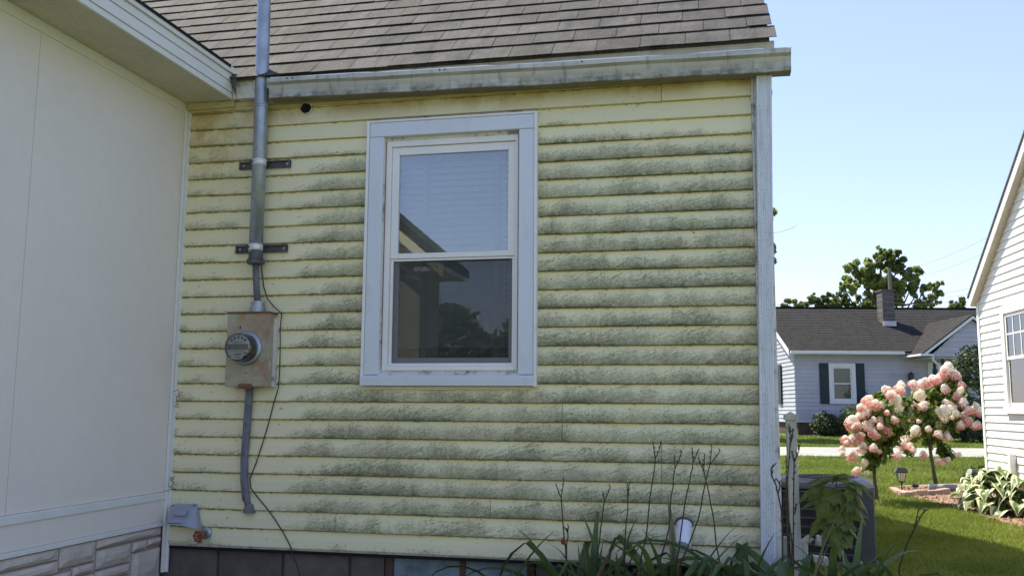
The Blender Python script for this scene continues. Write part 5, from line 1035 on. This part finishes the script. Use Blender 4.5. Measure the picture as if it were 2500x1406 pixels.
for i, (x, y, h, lab) in enumerate([(-11.6, -34, 5.6, 'leftmost'), (-9.4, -33, 5.5, 'second from the left'), (-7.9, -33.5, 5.2, 'third from the left'), (-6.3, -34, 3.9, 'lowest'), (-4.6, -33, 5.1, 'second from the right'), (-2.6, -34, 5.6, 'rightmost')]):
    t = thing('leafy_tree', 'leafy tree behind the viewer, %s of those mirrored in the window' % lab, 'tree', (x, y, GB), 0, 'trees behind the viewer')
    obj('trunk', MB().tube([(x, y, GB), (x, y, h*.6)], [.2, .1], 8), M['bark'], t)
    leaf_cloud([(x+R.uniform(-.5, .5), y+R.uniform(-.5, .5), z_, r_, .9) for z_, r_ in ((.6, 1.3), (1.6, 1.5), (2.6, 1.4), (h-1.2, 1.2), (h-.7, .8))], 6000, .34, M['treeleaf'], 'crown', t, 70+i, .3, shell=.4)

# ================================================================== GRASS
rng = np.random.default_rng(5)
def grass(name, d0, d1, n, h, wd, l0=lambda d: .20*d, l1=lambda d: .60*d):
    d = np.sqrt(rng.random(n)*(d1**2-d0**2)+d0**2); l = l0(d)+(l1(d)-l0(d))*rng.random(n)
    P = CAM[None, :2]+d[:, None]*FH[None, :2]+l[:, None]*RH[None, :2]
    keep = ~((P[:, 0] < 3.42) & (P[:, 1] > -.02) & (P[:, 1] < 8.9)) & (((P-NP) @ NX) < -.03) | ((P[:, 1] > 9.3) & (P[:, 0] > 3.4))
    ring = [tuple(p) for p in bed]+[tuple(p) for p in bedb[::-1]]; ins = np.zeros(n, bool)
    for i in range(len(ring)):
        (xa, ya), (xb, yb) = ring[i], ring[(i+1) % len(ring)]; c = ((ya > P[:, 1]) != (yb > P[:, 1])) & (P[:, 0] < (xb-xa)*(P[:, 1]-ya)/(yb-ya+1e-12)+xa); ins ^= c
    dd = dist_of(P[:, 0], P[:, 1]); keep &= ~ins & ~((dd > 21.9) & (dd < 25.5)) & (dd < 31.3) & ~((P[:, 0] > 3.5) & (P[:, 0] < 4.5) & (P[:, 1] > 3.5) & (P[:, 1] < 4.5))
    P = P[keep]; n = len(P); z = gz(P[:, 0], P[:, 1]); a = rng.random(n)*6.283
    tuft = .75+.5*(np.sin(P[:, 0]*5.1+np.sin(P[:, 1]*3.3)*2)*.5+.5)*rng.random(n); hh = h*(.55+.7*rng.random(n))*tuft; ww = wd*(.7+.6*rng.random(n))
    lean = hh*(.25+.7*rng.random(n)); b = rng.random(n)*6.283
    base = np.column_stack([P, z-.005]); s_ = np.column_stack([np.cos(a)*ww, np.sin(a)*ww, np.zeros(n)]); mid = base+np.column_stack([np.cos(b)*lean*.35, np.sin(b)*lean*.35, hh*.62]); tip = base+np.column_stack([np.cos(b)*lean, np.sin(b)*lean, hh])
    V = np.stack([base-s_, base+s_, mid+s_*.7, mid-s_*.7, tip], 1).reshape(-1, 3); i = np.arange(n)*5
    F = np.concatenate([np.stack([i, i+1, i+2], 1), np.stack([i, i+2, i+3], 1), np.stack([i+3, i+2, i+4], 1)])
    me = bpy.data.meshes.new(name); me.vertices.add(len(V)); me.vertices.foreach_set('co', V.ravel().astype(np.float32)); me.loops.add(F.size); me.loops.foreach_set('vertex_index', F.ravel().astype(np.int32))
    me.polygons.add(len(F)); me.polygons.foreach_set('loop_start', np.arange(0, F.size, 3, dtype=np.int32)); me.polygons.foreach_set('loop_total', np.full(len(F), 3, dtype=np.int32)); me.update(); me.materials.append(M['grass'])
    o = obj(name, me, M['grass'], kind='stuff'); o['label'] = 'short mown lawn grass'; return o
grass('near_grass', 5.5, 13, 120000, .062, .0035)
grass('mid_grass', 13, 22, 90000, .065, .006)
grass('far_grass', 25.4, 31.5, 40000, .07, .012)
